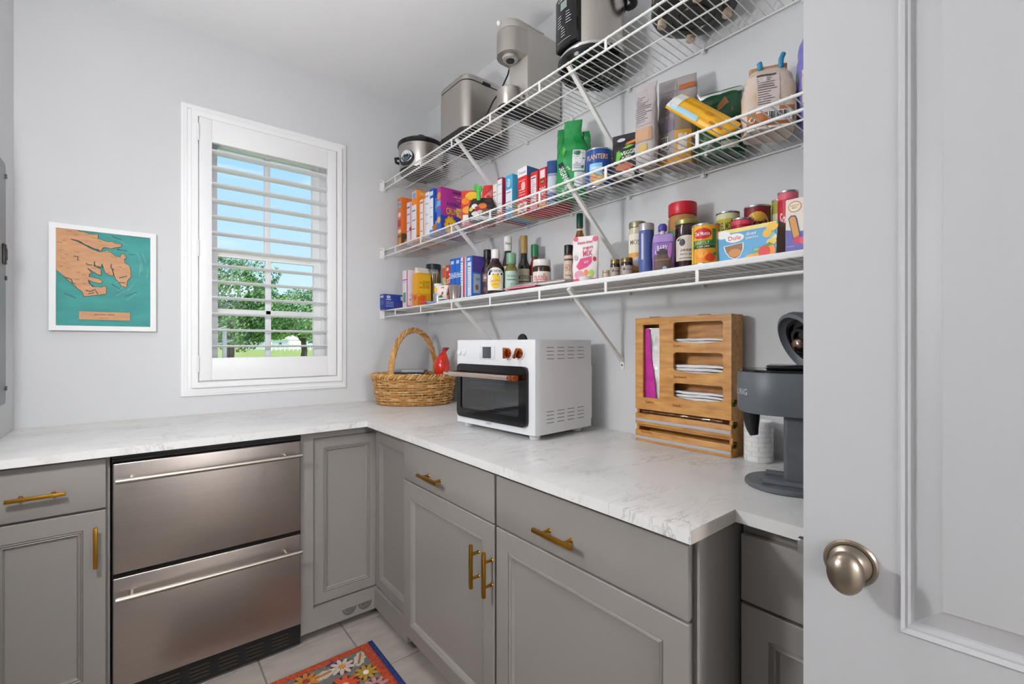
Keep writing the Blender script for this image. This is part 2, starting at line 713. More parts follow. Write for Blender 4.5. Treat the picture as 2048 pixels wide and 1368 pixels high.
for side, yb in ((-1, 0.0), (1, .035)):
    k = MB()
    prof = [(.001, 0), (.033, 0), (.0335, .003), (.031, .006), (.028, .0065), (.026, .0055), (.019, .008), (.013, .013), (.011, .02), (.0115, .028)]
    rings = []
    for r, h in prof:
        rings.append(k.ring([(.06 + r * math.cos(2 * PI * i / 36), yb + side * h, .924 + r * math.sin(2 * PI * i / 36)) for i in range(36)]))
    k.skin(rings)
    k.build('knob_rose', m_nickel, door)
    k = MB()
    rings = []
    for i in range(15):
        t = PI * i / 14
        h = .044 - .018 * math.cos(t)
        r = max(.0002, math.sin(t))
        rings.append(k.ring([(.06 + .0225 * r * math.cos(2 * PI * q / 32), yb + side * h, .924 + .030 * r * math.sin(2 * PI * q / 32)) for q in range(32)]))
    k.skin(rings)
    k.build('knob', m_nickel, door)
MB().box(-.011, .0, .010, .025, .912, .936, .002).build('latch_bolt', M('latch_steel', '#b5b5b5', .3, 1.0), door)
for z in (.25, 1.05, 1.8):
    MB().tube([(DW + .004, .036, z - .045), (DW + .004, .036, z + .045)], .006).build('hinge', m_nickel, door)

# ------------------------------------------------------------------ electrical panel on the left wall
m_panel = M('grey_enamel', '#8e9296', 0.45, var=0.03, vscale=6)
ep = thing('electrical_panel', 'grey metal electrical panel cover on the left wall', 'electrical panel', (LX, -.47, 1.47))
pb = MB()
pb.shape([rounded(-.185, -.425, .185, .425, .02)], .022, lambda u, v, d: Vector((.011 + d, u, v)))
pb.build('cover', m_panel, ep)
pb = MB()
pb.shape([rounded(-.12, -.34, .12, .34, .01)], .006, lambda u, v, d: Vector((.0255 + d, u, v)))
pd = pb.build('panel_door', m_panel, ep)
MB().box(.028, .036, .085, .115, .06, .13, .003).box(.034, .039, .094, .106, .075, .115, .002).build('latch', m_black, pd)
for y in (-.172, .172):
    for z in (-.37, .02, .38):
        b = MB()
        b.tube([(.022, y, z), (.027, y, z)], .008, 10)
        b.build('screw', M('screw_grey', '#5d6064', .4, .6), ep)

# ------------------------------------------------------------------ framed wooden map
m_teal = M('teal_stain', '#3f9a94', 0.6, var=0.16, vscale=7, stretch=(1, 1, 2.5))
m_land = M('birch_ply', '#cf9a70', 0.6, var=0.10, vscale=22, stretch=(1, 1, 4))
m_burn = C('#4a3222', .8)
PX0, PX1, PZ0, PZ1 = -1.763, -1.415, 1.313, 1.758
pic = thing('framed_map', 'white framed wooden map with tan land on teal water', 'picture', (-1.589, 0, 1.5355))
ox, oz = 1.589, -1.5355
frame_ring(MB(), PX0 + ox, PX1 + ox, PZ0 + oz, PZ1 + oz, .0205, -.032, -.001).build('frame', M('frame_white', '#f3f3f2', .5), pic)
MB().box(PX0 + .018 + ox, PX1 - .018 + ox, -.020, -.004, PZ0 + .018 + oz, PZ1 - .018 + oz).build('water_board', m_teal, pic)
LAND = [(262, 168), (385, 178), (400, 190), (470, 195), (490, 215), (560, 228), (600, 245), (630, 250), (690, 245), (685, 290), (730, 305), (770, 322), (830, 325), (880, 345), (932, 352), (922, 374), (880, 380), (820, 390), (760, 378), (738, 382), (722, 418), (690, 398), (660, 398), (625, 378), (560, 350), (500, 312), (415, 293), (430, 305), (480, 322), (540, 352), (600, 388), (650, 408), (700, 428), (740, 424), (780, 412), (830, 435), (862, 466), (890, 476), (918, 482), (922, 460), (945, 440), (976, 486), (952, 502), (962, 542), (1000, 560), (1015, 590), (1022, 680), (985, 718), (976, 786), (930, 770), (905, 735), (870, 700), (852, 650), (842, 612), (820, 575), (835, 620), (842, 668), (800, 656), (762, 632), (745, 590), (727, 560), (722, 582), (668, 578), (655, 530), (645, 570), (715, 602), (722, 662), (680, 650), (632, 615), (578, 585), (625, 640), (600, 650), (600, 680), (650, 690), (700, 700), (736, 722), (720, 745), (660, 735), (600, 712), (608, 752), (640, 782), (680, 780), (720, 786), (762, 772), (776, 800), (770, 850), (700, 858), (640, 865), (545, 876), (535, 830), (480, 790), (430, 745), (390, 715), (340, 665), (262, 600)]


def pic_pt(zx, zy):
    p = at(60 + zx / 5.068, 420 + zy / 5.068, 'y', -.022)
    return (p.x + ox, p.z + oz)


lr = random.Random(5)
lp = []
for i_, q in enumerate(LAND):
    a_ = pic_pt(*q)
    lp.append(a_)
    if i_ + 1 < len(LAND) and 0 < i_ < len(LAND) - 2:
        b_ = pic_pt(*LAND[i_ + 1])
        n_ = max(1, int(math.hypot(b_[0] - a_[0], b_[1] - a_[1]) / .0035))
        for k_ in range(1, n_):
            t_ = k_ / n_
            lp.append((a_[0] + (b_[0] - a_[0]) * t_ + lr.uniform(-1, 1) * .0010, a_[1] + (b_[1] - a_[1]) * t_ + lr.uniform(-1, 1) * .0010))
mb = MB()
mb.shape([lp], .004, lambda u, v, d: Vector((u, -.0225 + d, v)))
land = mb.build('land', m_land, pic)
cx0 = sum(p[0] for p in lp) / len(lp)
cz0 = sum(p[1] for p in lp) / len(lp)
edge = MB()
edge.tube([(x, -.0226, z) for x, z in lp[1:-1]], .0015, 5)
edge.build('burnt_edge', m_burn, pic)
for cr_ in (((440, 468), (488, 472), (482, 512), (504, 508)), ((590, 708), (606, 750), (642, 772)), ((655, 522), (650, 562), (724, 582)), ((826, 550), (820, 582), (852, 612)), ((728, 548), (744, 592)), ((362, 684), (420, 702), (432, 742), (462, 750)), ((566, 812), (610, 826), (668, 806)), ((590, 852), (650, 838)), ((665, 822), (690, 852)), ((905, 690), (985, 670)), ((908, 735), (965, 740)), ((572, 536), (578, 552), (632, 560)), ((415, 295), (470, 312), (545, 345), (600, 375), (700, 412))):
    cz_ = MB()
    cz_.tube([(pic_pt(*q)[0], -.0246, pic_pt(*q)[1]) for q in cr_], .0017, 5)
    cz_.build('creek', M('creek_teal', '#2c5f66', .7), pic)
pq = [pic_pt(*q) for q in ((497, 1027), (1013, 1042), (1013, 1122), (497, 1108))]
mb = MB()
mb.shape([pq], .004, lambda u, v, d: Vector((u, -.0225 + d, v)))
plq = mb.build('plaque', m_land, pic)
pr = Print(flat_fn((0, -.0247, 0), (1, 0, 0), (0, 0, 1)), .348, .445)


def pf(zx, zy):
    x, z = pic_pt(zx, zy)
    return x / .348 + .5, z / .445




def word(base_y, zx, zy, h, s, col, w, r=0.0, sh=0.0, name='place_name'):
    q = Print(flat_fn((0, base_y, 0), (1, 0, 0), (0, 0, 1)), .348, .445)
    x_, y_ = pf(zx, zy)
    q.text(x_, y_, h, s, col, w, r, sh)
    q.build(name, pic)


word(-.0247, 755, 1062, .018, 'gloucester, virginia', '#3a2616', .36, 0, .35, 'title_lettering')
word(-.0247, 755, 1095, .008, '37.4 N  76.5 W', '#3a2616', .12, 0, 0, 'title_lettering')
tc = '#12383a'
pr2 = Print(flat_fn((0, -.0205, 0), (1, 0, 0), (0, 0, 1)), .348, .445)
for (zx, zy, s, w, r) in ((1022, 855, 'Chesapeake Bay', .17, .5), (410, 868, 'York River', .12, -.45), (875, 780, 'Mobjack Bay', .11, -.6), (880, 283, 'Piankatank', .1, -.35), (935, 405, 'Milford Haven', .1, -.05), (1030, 452, 'Gwynn', .05, 0)):
    word(-.0205, zx, zy, .016, s, tc, w, r, .3, 'water_name')
for k in range(16):
    a0 = RND.uniform(-1.1, .9)
    rr = RND.uniform(.10, .20)
    c = pic_pt(640, 560)
    for q in range(5):
        aa = a0 + q * .05
        bb = aa + .05
        w = .0006
        P4 = []
        for t, dr in ((aa, -w), (bb, -w), (bb, w), (aa, w)):
            P4.append(((c[0] + (rr + dr) * math.cos(t)) / .348 + .5, (c[1] + (rr + dr) * math.sin(t)) / .445))
        if all(.06 < p_[0] < .94 and abs(p_[1]) < .44 for p_ in P4):
            pr2.poly(P4, '#8cc3b4')
for (zx, zy, w) in ((400, 215, .05), (470, 250, .04), (580, 255, .05), (300, 328, .05), (350, 308, .03), (650, 285, .06), (710, 320, .05), (320, 405, .03), (480, 425, .05), (375, 450, .06), (332, 490, .04), (640, 440, .04), (320, 570, .05), (390, 592, .04), (490, 630, .04), (545, 658, .04), (480, 705, .04), (550, 748, .04), (780, 430, .05), (850, 478, .05), (910, 575, .04), (650, 590, .04), (800, 640, .04), (590, 820, .04)):
    word(-.0247, zx, zy, .009, RND.choice(('Woods', 'Ware Neck', 'Hayes', 'Severn', 'Achilles', 'Ordinary', 'Bena')), '#6b3c22', w)
pr.bm.free()
tag(pr2.build('water_lines', pic), kind='stuff')
# ------------------------------------------------------------------ worktop
def marble():
    m = bpy.data.materials.new('marble_laminate')
    m.use_nodes = True
    nt = m.node_tree
    b = nt.nodes['Principled BSDF']
    b.inputs['Roughness'].default_value = 0.32
    tc = nt.nodes.new('ShaderNodeTexCoord')
    mp = nt.nodes.new('ShaderNodeMapping')
    mp.inputs['Rotation'].default_value = (0, 0, math.radians(38))
    mp.inputs['Scale'].default_value = (1.0, 3.4, 1.0)
    nt.links.new(tc.outputs['Object'], mp.inputs[0])
    last = None
    for k, (sc, wd, amt, dist) in enumerate(((2.1, .016, .60, 1.6), (5.0, .022, .42, 1.0), (1.3, .16, .14, .8))):
        n = nt.nodes.new('ShaderNodeTexNoise')
        n.inputs['Scale'].default_value = sc
        n.inputs['Detail'].default_value = 9
        n.inputs['Roughness'].default_value = .62
        n.inputs['Distortion'].default_value = dist
        nt.links.new(mp.outputs[0], n.inputs['Vector'])
        s = nt.nodes.new('ShaderNodeMath'); s.operation = 'SUBTRACT'; s.inputs[1].default_value = 0.5
        nt.links.new(n.outputs['Fac'], s.inputs[0])
        a = nt.nodes.new('ShaderNodeMath'); a.operation = 'ABSOLUTE'
        nt.links.new(s.outputs[0], a.inputs[0])
        r = nt.nodes.new('ShaderNodeMapRange')
        r.inputs['From Min'].default_value = 0
        r.inputs['From Max'].default_value = wd
        r.inputs['To Min'].default_value = amt
        r.inputs['To Max'].default_value = 0
        nt.links.new(a.outputs[0], r.inputs['Value'])
        # veins come and go
        n2 = nt.nodes.new('ShaderNodeTexNoise')
        n2.inputs['Scale'].default_value = 3.3 + k
        nt.links.new(tc.outputs['Object'], n2.inputs['Vector'])
        r2 = nt.nodes.new('ShaderNodeMapRange')
        r2.inputs['From Min'].default_value = .45
        r2.inputs['From Max'].default_value = .65
        nt.links.new(n2.outputs['Fac'], r2.inputs['Value'])
        mu = nt.nodes.new('ShaderNodeMath'); mu.operation = 'MULTIPLY'
        nt.links.new(r.outputs[0], mu.inputs[0])
        nt.links.new(r2.outputs[0], mu.inputs[1])
        mx = nt.nodes.new('ShaderNodeMix'); mx.data_type = 'RGBA'
        nt.links.new(mu.outputs[0], mx.inputs[0])
        if last is None:
            mx.inputs[6].default_value = lin('#e6e5e3')
        else:
            nt.links.new(last, mx.inputs[6])
        mx.inputs[7].default_value = lin('#8d8983')
        last = mx.outputs[2]
    nt.links.new(last, b.inputs['Base Color'])
    return m


m_marble = marble()
D1, D2, NX, NY = .696, .687, .512, -2.241
CEND = FY + .003
top = MB()
top.shape([[(LX + .001, -.001), (LX + .001, -D1), (-D2, -D1), (-D2, NY), (-NX, NY), (-NX, CEND), (-.001, CEND), (-.001, -.001)]], .026, lambda u, v, d: Vector((u, v, CZ - .013 + d)))
es = [e for e in top.bm.edges if all(abs(v.co.z - CZ) < 1e-4 for v in e.verts) and (all(abs(v.co.y + D1) < 1e-4 for v in e.verts) or all(abs(v.co.x + D2) < 1e-4 for v in e.verts))]
bmesh.ops.dissolve_limit(top.bm, angle_limit=.01, verts=top.bm.verts, edges=top.bm.edges)
es = [e for e in top.bm.edges if all(abs(v.co.z - CZ) < 1e-4 for v in e.verts) and (all(abs(v.co.y + D1) < 1e-4 for v in e.verts) or all(abs(v.co.x + D2) < 1e-4 for v in e.verts))]
bmesh.ops.bevel(top.bm, geom=es, offset=.006, segments=4, affect='EDGES', profile=.5)
wt = top.build('worktop', m_marble, None, 40)
tag(wt, 'white marble-patterned laminate worktop running around the corner', 'worktop')
mbb = MB()
mbb.box(-D2 + .004, -NX - .001, NY - .0012, NY - .0002, CZ - .026, CZ - .001)
mbb.build('end_cap', M('raw_edge', '#d2c9bf', .6, var=.06, vscale=20), wt)
mbb = MB()
mbb.box(LX + .004, -.004, -.004, -.0006, CZ + .0002, CZ + .0035).build('caulk', M('caulk', '#dcd8cf', .6), wt)

# ------------------------------------------------------------------ cabinets
m_cab = M('taupe_cabinet_paint', '#938e89', 0.42, var=0.02, vscale=3, bump=0.03, bscale=150)
m_brass = M('brushed_brass', '#b5852f', 0.3, 1.0, var=0.08, vscale=30, bump=.05, bscale=200)
ZT_CAB = CZ - .027


def cab_fn(axis, plane):
    """(u, v, out) -> point; u runs along the run, v up, out towards the room"""
    if axis == 'y':
        return lambda u, v, d: Vector((u, plane - d, v))
    return lambda u, v, d: Vector((plane - d, -u, v))


def slab_front(name, fn, u0, u1, v0, v1, parent, t=.02, bev=.0025):
    b = MB()
    b.box(u0, u1, v0, v1, 0, t, bev)
    for v in b.bm.verts:
        v.co = fn(v.co.x, v.co.y, v.co.z)
    return b.build(name, m_cab, parent)


def panel_front(name, fn, u0, u1, v0, v1, parent, fw=.055, t=.02):
    """frame door with a stepped bead and recessed panel"""
    b = MB()
    prof = [(0, 0), (0, t - .002), (.002, t), (fw, t), (fw + .002, t - .004), (fw + .0055, t - .0002), (fw + .009, t - .0055), (fw + .0125, t - .0035), (fw + .017, t - .0125), (fw + .022, t - .013)]
    rings = []
    for o, d in prof:
        rings.append(b.ring([fn(u0 + o, v0 + o, d), fn(u1 - o, v0 + o, d), fn(u1 - o, v1 - o, d), fn(u0 + o, v1 - o, d)]))
    b.skin(rings)
    return b.build(name, m_cab, parent, smooth=10)


def bar_pull(fn, u, v, length, vertical, parent):
    t = .02
    b = MB()
    h = length / 2
    w = .0055
    if vertical:
        b.box(u - w, u + w, v - h, v + h, t + .026, t + .036, .0015)
        posts = [(u, v - h * .55), (u, v + h * .55)]
    else:
        b.box(u - h, u + h, v - w, v + w, t + .026, t + .036, .0015)
        posts = [(u - h * .55, v), (u + h * .55, v)]
    for pu, pv in posts:
        b.tube([(pu, pv, t + .0002), (pu, pv, t + .003), (pu, pv, t + .0031), (pu, pv, t + .027)], [.0065, .0055, .0045, .0045], 10)
    for q in b.bm.verts:
        q.co = fn(q.co.x, q.co.y, q.co.z)
    o = b.build('pull', m_brass, parent)
    o['label'] = 'brushed brass bar pull'
    return o


FYB = -D1 + .055     # face frame plane, window run
FXR = -D2 + .055     # face frame plane, shelf run
fb = cab_fn('y', FYB)
frn = cab_fn('x', FXR)

# left cabinet
cl = thing('base_cabinet', 'taupe base cabinet left of the drawer refrigerator', 'cabinet', (0, 0, 0))
b = MB()
b.box(LX + .002, -1.5515, FYB, -.004, .10, ZT_CAB)
b.box(LX + .002, -1.5515, FYB + .07, -.004, 0.0005, .10)
b.build('carcass', m_cab, cl)
dr = slab_front('drawer_front', fb, -1.862, -1.5605, .716, .878, cl)
bar_pull(fb, -1.72, .788, .132, False, dr)
do = panel_front('door', fb, -1.862, -1.5605, .105, .708, cl)
bar_pull(fb, -1.585, .597, .132, True, do)

# drawer refrigerator
fg = thing('drawer_refrigerator', 'stainless steel two-drawer undercounter refrigerator', 'refrigerator', (-1.2495, -.34, 0))
X0, X1 = -.2975, .2975
YF = -.6615 + .34
b = MB()
b.box(X0, X1, YF + .03, .33, .0005, .872)
b.build('housing', m_black, fg)
b = MB()
b.box(X0 + .001, X1 - .001, YF + .012, YF + .03, .862, .886).box(X0 + .001, X1 - .001, YF + .004, YF + .012, .8625, .869)
b.build('top_strip', m_black, fg)
m_st2 = M('appliance_steel', '#b3a9a2', 0.34, 1.0, var=0.05, vscale=2.5, bump=0.04, bscale=6, stretch=(2, 2, 260))
for z0, z1, zh in ((.4845, .856, .806), (.0965, .470, .4165)):
    d = MB().box(X0 + .003, X1 - .003, YF, YF + .028, z0, z1, .004, seg=3).build('drawer_front', m_st2, fg)
    h = MB()
    h.tube([(X0 + .012, YF - .05, zh), (X1 - .010, YF - .05, zh)], .0085, 16)
    for x in (X0 + .052, X1 - .062):
        h.tube([(x, YF - .0505, zh), (x, YF - .0002, zh)], .006, 12)
    h.build('bar_handle', m_steel, d)
g = MB()
g.box(X0 + .002, X1 - .002, YF + .012, YF + .03, .012, .092)
g.build('toe_grille', m_black, fg)
for k in range(6):
    xa = X0 + .035 + k * .090
    v = MB()
    for q in range(4):
        v.box(xa, xa + .062, YF + .009, YF + .0119, .027 + q * .014, .032 + q * .014)
    v.build('vent', M('vent_steel', '#5a5048', .4, .8), fg)

# corner cabinet with a folding pie-cut door
cc = thing('corner_cabinet', 'taupe corner cabinet with narrow folding panel doors', 'cabinet', (0, 0, 0))
XL = -.9505
YR = -.979
b = MB()
b.box(XL, -.004, FYB + .03, -.004, .10, ZT_CAB)
b.box(FXR + .03, -.004, YR, FYB + .03, .10, ZT_CAB)
b.build('carcass', m_cab, cc)
b = MB()
b.box(XL, -.900, FYB, FYB + .03, .035, ZT_CAB)
b.box(-.900, FXR + .03, FYB, FYB + .03, .853, ZT_CAB)
b.box(-.900, FXR + .03, FYB, FYB + .03, .035, .131)
b.box(FXR, FXR + .03, YR, FYB, .853, ZT_CAB)
b.box(FXR, FXR + .03, YR, FYB, .045, .131)
b.build('face_frame', m_cab, cc, None)
b = MB()
b.box(XL, FXR + .05, FYB + .05, FYB + .06, .0005, .10).box(FXR + .05, FXR + .06, YR, FYB + .06, .0005, .10)
b.build('toe_board', M('toe_dark', '#6b655f', .6), cc)
fbi = cab_fn('y', FYB + .031)
fri = cab_fn('x', FXR + .031)
panel_front('door', fbi, -.8965, FXR + .026, .136, .849, cc, fw=.042)
panel_front('door', fri, -(FYB + .008), -(YR + .004), .136, .849, cc, fw=.042)
m_vent2 = M('vent_grey', '#6c6763', .5)
for xc in (-.747, -.676):
    v = MB()
    for r0, r1, dd in ((.0, .020, .001), (.023, .027, .002), (.028, .0315, .001)):
        pts = [(xc + r1 * math.cos(PI + PI * i / 14), .081 + r1 * math.sin(PI + PI * i / 14)) for i in range(15)]
        if r0:
            pts += [(xc + r0 * math.cos(2 * PI - PI * i / 14), .081 + r0 * math.sin(2 * PI - PI * i / 14)) for i in range(15)]
        v.shape([pts], .002, lambda u, w, d, dd=dd: Vector((u, FYB - dd - .0002 + d, w)))
    v.build('vent', m_vent2, cc)

# wide cabinet under the shelves
cw = thing('wide_base_cabinet', 'wide taupe base cabinet with two drawers above two doors', 'cabinet', (0, 0, 0))
b = MB()
b.box(FXR, -.004, -2.2305, -.9805, .098, ZT_CAB)
b.box(FXR + .07, -.004, -2.2305, -.9805, .0005, .098)
b.build('carcass', m_cab, cw)
MB().box(FXR - .012, FXR + .014, -2.236, -2.2308, .098, ZT_CAB).build('corner_post', m_cab, cw)
for u0, u1, uh, vh in ((.9895, 1.5915, 1.235, 1.513), (1.602, 2.217, 1.868, 1.581)):
    d = slab_front('drawer_front', frn, u0, u1, .7195, .868, cw)
    bar_pull(frn, uh, .776, .15 if u0 < 1 else .14, False, d)
    d = panel_front('door', frn, u0, u1, .1, .714, cw)
    bar_pull(frn, vh, .572, .135, True, d)

# narrow-depth cabinet past the step in the worktop
cn = thing('shallow_base_cabinet', 'taupe base cabinet set back beside the open door', 'cabinet', (0, 0, 0))
FXN = -NX + .045
fnn = cab_fn('x', FXN)
b = MB()
b.box(FXN, -.004, CEND, -2.2375, .098, ZT_CAB - .012)
b.box(FXN + .07, -.004, CEND, -2.2375, .0005, .098)
b.build('carcass', m_cab, cn)
slab_front('drawer_front', fnn, 2.241, 3.06, .718, .858, cn)
panel_front('door', fnn, 2.241, 2.645, .1, .711, cn)
panel_front('door', fnn, 2.652, 3.06, .1, .711, cn)

# ------------------------------------------------------------------ rug
m_rug = M('rug_ground', '#77726a', .95, var=.3, vscale=160, bump=.6, bscale=400)
rug = thing('floral_rug', 'orange and blue rug with hooked flowers on the tiles', 'rug', (-1.06, -1.3, 0.0004))
RX0, RX1, RY0, RY1 = -.36, .347, -.56, .484
MB().box(RX0, RX1, RY0, RY1, 0, .008, .003).build('rug_base', M('rug_binding', '#2b2a33', .9, bump=.5, bscale=300), rug)
rb = MB()
rb.box(RX0 + .004, RX1 - .022, RY0 + .004, RY1 - .004, .0082, .0098, .0005)
rb.build('field', m_rug, rug)
m_or = M('rug_orange', '#b5482a', .95, var=.55, vscale=150, bump=.8, bscale=350)
m_bl = M('rug_blue', '#26346f', .95, var=.6, vscale=130, bump=.8, bscale=350)
rb = MB()
rb.box(RX1 - .021, RX1 - .001, RY0 + .004, RY1 - .002, .0082, .0106, .0005).build('blue_border', m_bl, rug)
rb = MB()
rb.box(RX0 + .004, RX1 - .022, RY1 - .034, RY1 - .006, .0098, .0108, .0004)
rb.box(RX1 - .056, RX1 - .022, RY0 + .004, RY1 - .035, .0098, .0108, .0004)
rb.build('orange_border', m_or, rug)


def rug_flower(cx, cy, r, n, pc, cc_, ph=0.0, a=.34, hole=None):
    b = MB()
    for k in range(n):
        t = ph + 2 * PI * k / n
        q = Matrix.Rotation(t, 3, 'Z')
        ring = []
        for i in range(12):
            s = 2 * PI * i / 12
            p = q @ Vector((r * (.62 + .38 * math.cos(s)), r * a * math.sin(s) * .5, 0))
            ring.append((cx + p.x, cy + p.y))
        lo = b.ring([(x, y, .0098) for x, y in ring])
        hi = b.ring([((x - cx) * .96 + cx, (y - cy) * .96 + cy, .0118) for x, y in ring])
        b.skin([lo, hi])
    ol = MB()
    ol.lathe([(r * .9, .0098), (r * .9, .0103), (.001, .0103)], 9, cx=cx, cy=cy)
    f = b.build('flower', M('rug_yarn_' + pc, pc, .95, var=.2, vscale=150, bump=.6, bscale=400), rug)
    MB().lathe([(r * .26, .0098), (r * .25, .0125), (r * .12, .013), (0, .013)], 14, cx=cx, cy=cy).build('flower_centre', M('rug_yarn_' + cc_, cc_, .95, var=.2, vscale=150), f)
    ol.build('flower_ground', M('rug_plum', '#4a3040', .95, var=.4, vscale=140), f)


def rug_leaf(cx, cy, r, ang, col, vein):
    b = MB()
    v = MB()
    q = Matrix.Rotation(ang, 3, 'Z')
    ring = []
    n = 18
    for i in range(n):
        s = 2 * PI * i / n
        rr = 1 + .13 * (-1) ** i
        p = q @ Vector((r * math.cos(s), r * .5 * math.sin(s) * rr, 0))
        ring.append((cx + p.x, cy + p.y))
    b.skin([b.ring([(x, y, .0098) for x, y in ring]), b.ring([(x, y, .0115) for x, y in ring])])
    f = b.build('leaf', M('rug_yarn_' + col, col, .95, var=.3, vscale=150), rug)
    a = q @ Vector((-r * .7, 0, 0))
    e = q @ Vector((r * .7, 0, 0))
    v.tube([(cx + a.x, cy + a.y, .0117), (cx + e.x, cy + e.y, .0117)], .004, 6)
    v.build('leaf_vein', M('rug_yarn_' + vein, vein, .95), f)


def rug_at(u, v):
    p = at(u, v, 'z', .01)
    return p.x + 1.06, p.y + 1.3


for (u, v, r, n, pc, c2, ph) in ((684, 1334, .048, 9, '#c9b8ac', '#c8862c', .2), (732, 1345, .045, 9, '#ae8a2c', '#e5e0da', .1), (612, 1364, .05, 9, '#c07c34', '#8e3b2a', 0), (690, 1372, .06, 10, '#c8502a', '#d8a0a0', 0), (752, 1372, .05, 9, '#b98880', '#8c2f43', 0)):
    x, y = rug_at(u, v)
    rug_flower(x, y, r, n, pc, c2, ph)
for (u, v, r, a, c1, c2) in ((719, 1318, .042, 1.1, '#b9b3a4', '#b5672f'), (646, 1352, .044, .1, '#b3b19f', '#b5672f'), (660, 1330, .02, .4, '#7b5c74', '#5b3a56')):
    x, y = rug_at(u, v)
    rug_leaf(x, y, r, a, c1, c2)
for k in range(14):
    x = RND.uniform(RX0 + .08, RX1 - .12)
    y = RND.uniform(RY0 + .08, .12)
    rug_flower(x, y, RND.uniform(.035, .055), 9, RND.choice(('#c9b8ac', '#ae8a2c', '#c8502a', '#b98880', '#4b5a8c')), RND.choice(('#c8862c', '#8c2f43', '#e5e0da')), RND.random())
# ------------------------------------------------------------------ toaster oven
m_ovw = M('oven_white', '#e3e4e6', .35, coat=.2)
m_copper = M('copper', '#b5683c', .22, 1.0)
m_rose = M('rose_steel', '#d9c4b8', .22, 1.0)
m_clear = M('clear_glass', '#ffffff', .02, trans=1.0, ior=1.3)
OVW, OVD, OZ0, OZ1 = .462, .322, .020, .358
ov = thing('toaster_oven', 'white countertop toaster oven with copper knobs and glass door', 'oven', (-.262, -1.258, CZ + .0003), math.radians(4.3))
hx, hy = OVD / 2, OVW / 2
# shell with an open front cavity
DY0, DY1, DZ0, DZ1 = -.195, .205, .052, .258      # glass door opening (local y, z)
b = MB()
ro = [(-hx, -hy + .03), (-hx + .009, -hy + .009), (-hx + .03, -hy), (hx - .004, -hy), (hx, -hy + .004), (hx, hy - .004), (hx - .004, hy), (-hx + .012, hy), (-hx, hy - .012)]
for (za, zb) in ((OZ0, DZ0), (DZ1, OZ1)):
    b.skin([b.ring([(x, y, z) for x, y in ro]) for z in (za, zb)])
ci = -hx + .20
for (ya, yb) in ((-hy, DY0), (DY1, hy)):
    if ya < 0:
        pl = [(-hx, DY0), (-hx, -hy + .03), (-hx + .009, -hy + .009), (-hx + .03, -hy), (hx, -hy), (hx, DY0)]
    else:
        pl = [(-hx, DY1), (-hx, hy - .012), (-hx + .012, hy), (hx, hy), (hx, DY1)]
    b.skin([b.ring([(x, y, z) for x, y in pl]) for z in (DZ0, DZ1)])
b.box(ci, hx - .001, DY0, DY1, DZ0, DZ1)
b.build('shell', m_ovw, ov, smooth=40)
cav = MB()
cav.box(-hx + .02, ci - .001, DY0 + .001, DY0 + .004, DZ0 + .001, DZ1 - .001).box(-hx + .02, ci - .001, DY1 - .004, DY1 - .001, DZ0 + .001, DZ1 - .001)
cav.box(ci - .004, ci - .001, DY0 + .004, DY1 - .004, DZ0 + .001, DZ1 - .001).box(-hx + .02, ci - .004, DY0 + .004, DY1 - .004, DZ0 + .001, DZ0 + .004).box(-hx + .02, ci - .004, DY0 + .004, DY1 - .004, DZ1 - .004, DZ1 - .001)
cav.build('cavity_lining', M('oven_lining', '#c2c2c4', .4, .4), ov)
dfn = lambda u, v, d: Vector((-hx - .006 + d, u, v))
b = MB()
b.shape([rounded(DY0 - .004, DZ0 - .006, DY1 + .004, DZ1 + .004, .022), rounded(DY0 + .036, DZ0 + .028, DY1 - .022, DZ1 - .036, .008)[::-1]], .012, dfn)
odoor = b.build('door', m_blackg, ov)
b = MB()
b.shape([rounded(DY0 + .034, DZ0 + .026, DY1 - .020, DZ1 - .034, .008)], .004, dfn)
b.build('door_glass', thin_glass('smoked_glass', '#c9cccf', .8), odoor)
hb = MB()
zh = DZ1 - .036
hb.tube([(-hx - .052, hy + .004, zh), (-hx - .052, DY0 + .045, zh)], .0095, 14, flat=1.0)
hdl = hb.build('door_handle', m_rose, odoor)
for y in (hy - .012, DY0 + .030):
    MB().box(-hx - .060, -hx - .012, y - .014, y + .014, zh - .010, zh + .010, .003).build('handle_bracket', m_copper, hdl)
rk = MB()
zr = DZ0 + .135
wire = .0018
rk.tube([(-hx + .03, DY0 + .03, zr), (-hx + .03, DY1 - .03, zr)], wire * 1.5, 6).tube([(ci - .02, DY0 + .03, zr), (ci - .02, DY1 - .03, zr)], wire, 6)
rk.build('basket_rim', M('rack_wire', '#e2e2e2', .35, .2), ov)
mesh_b = MB()
for k in range(27):
    y = DY0 + .036 + k * .0128
    mesh_b.tube([(-hx + .034, y, zr - .002), (-hx + .038, y + .012, zr - .03), (ci - .022, y + .012, zr - .03)], .0009, 4)
    mesh_b.tube([(-hx + .034, y + .012, zr - .002), (-hx + .038, y, zr - .03), (ci - .022, y, zr - .03)], .0009, 4)
tag(mesh_b.build('mesh_basket', M('rack_wire', '#e2e2e2', .35, .2), ov), kind='stuff')
MB().tube([(-hx + .03, DY0 + .03, DZ0 + .03), (-hx + .03, DY1 - .03, DZ0 + .03)], .0022, 6).build('lower_rack', M('rack_wire', '#e2e2e2', .35, .2), ov)
MB().box(-hx - .0025, -hx - .0003, -.018, .072, .283, .335, .001).build('display_bezel', M('bezel_white', '#d9dadc', .3), ov)
MB().box(-hx - .0036, -hx - .0026, .002, .052, .287, .331, .0005).build('display', M('display_grey', '#4a4d52', .25), ov)
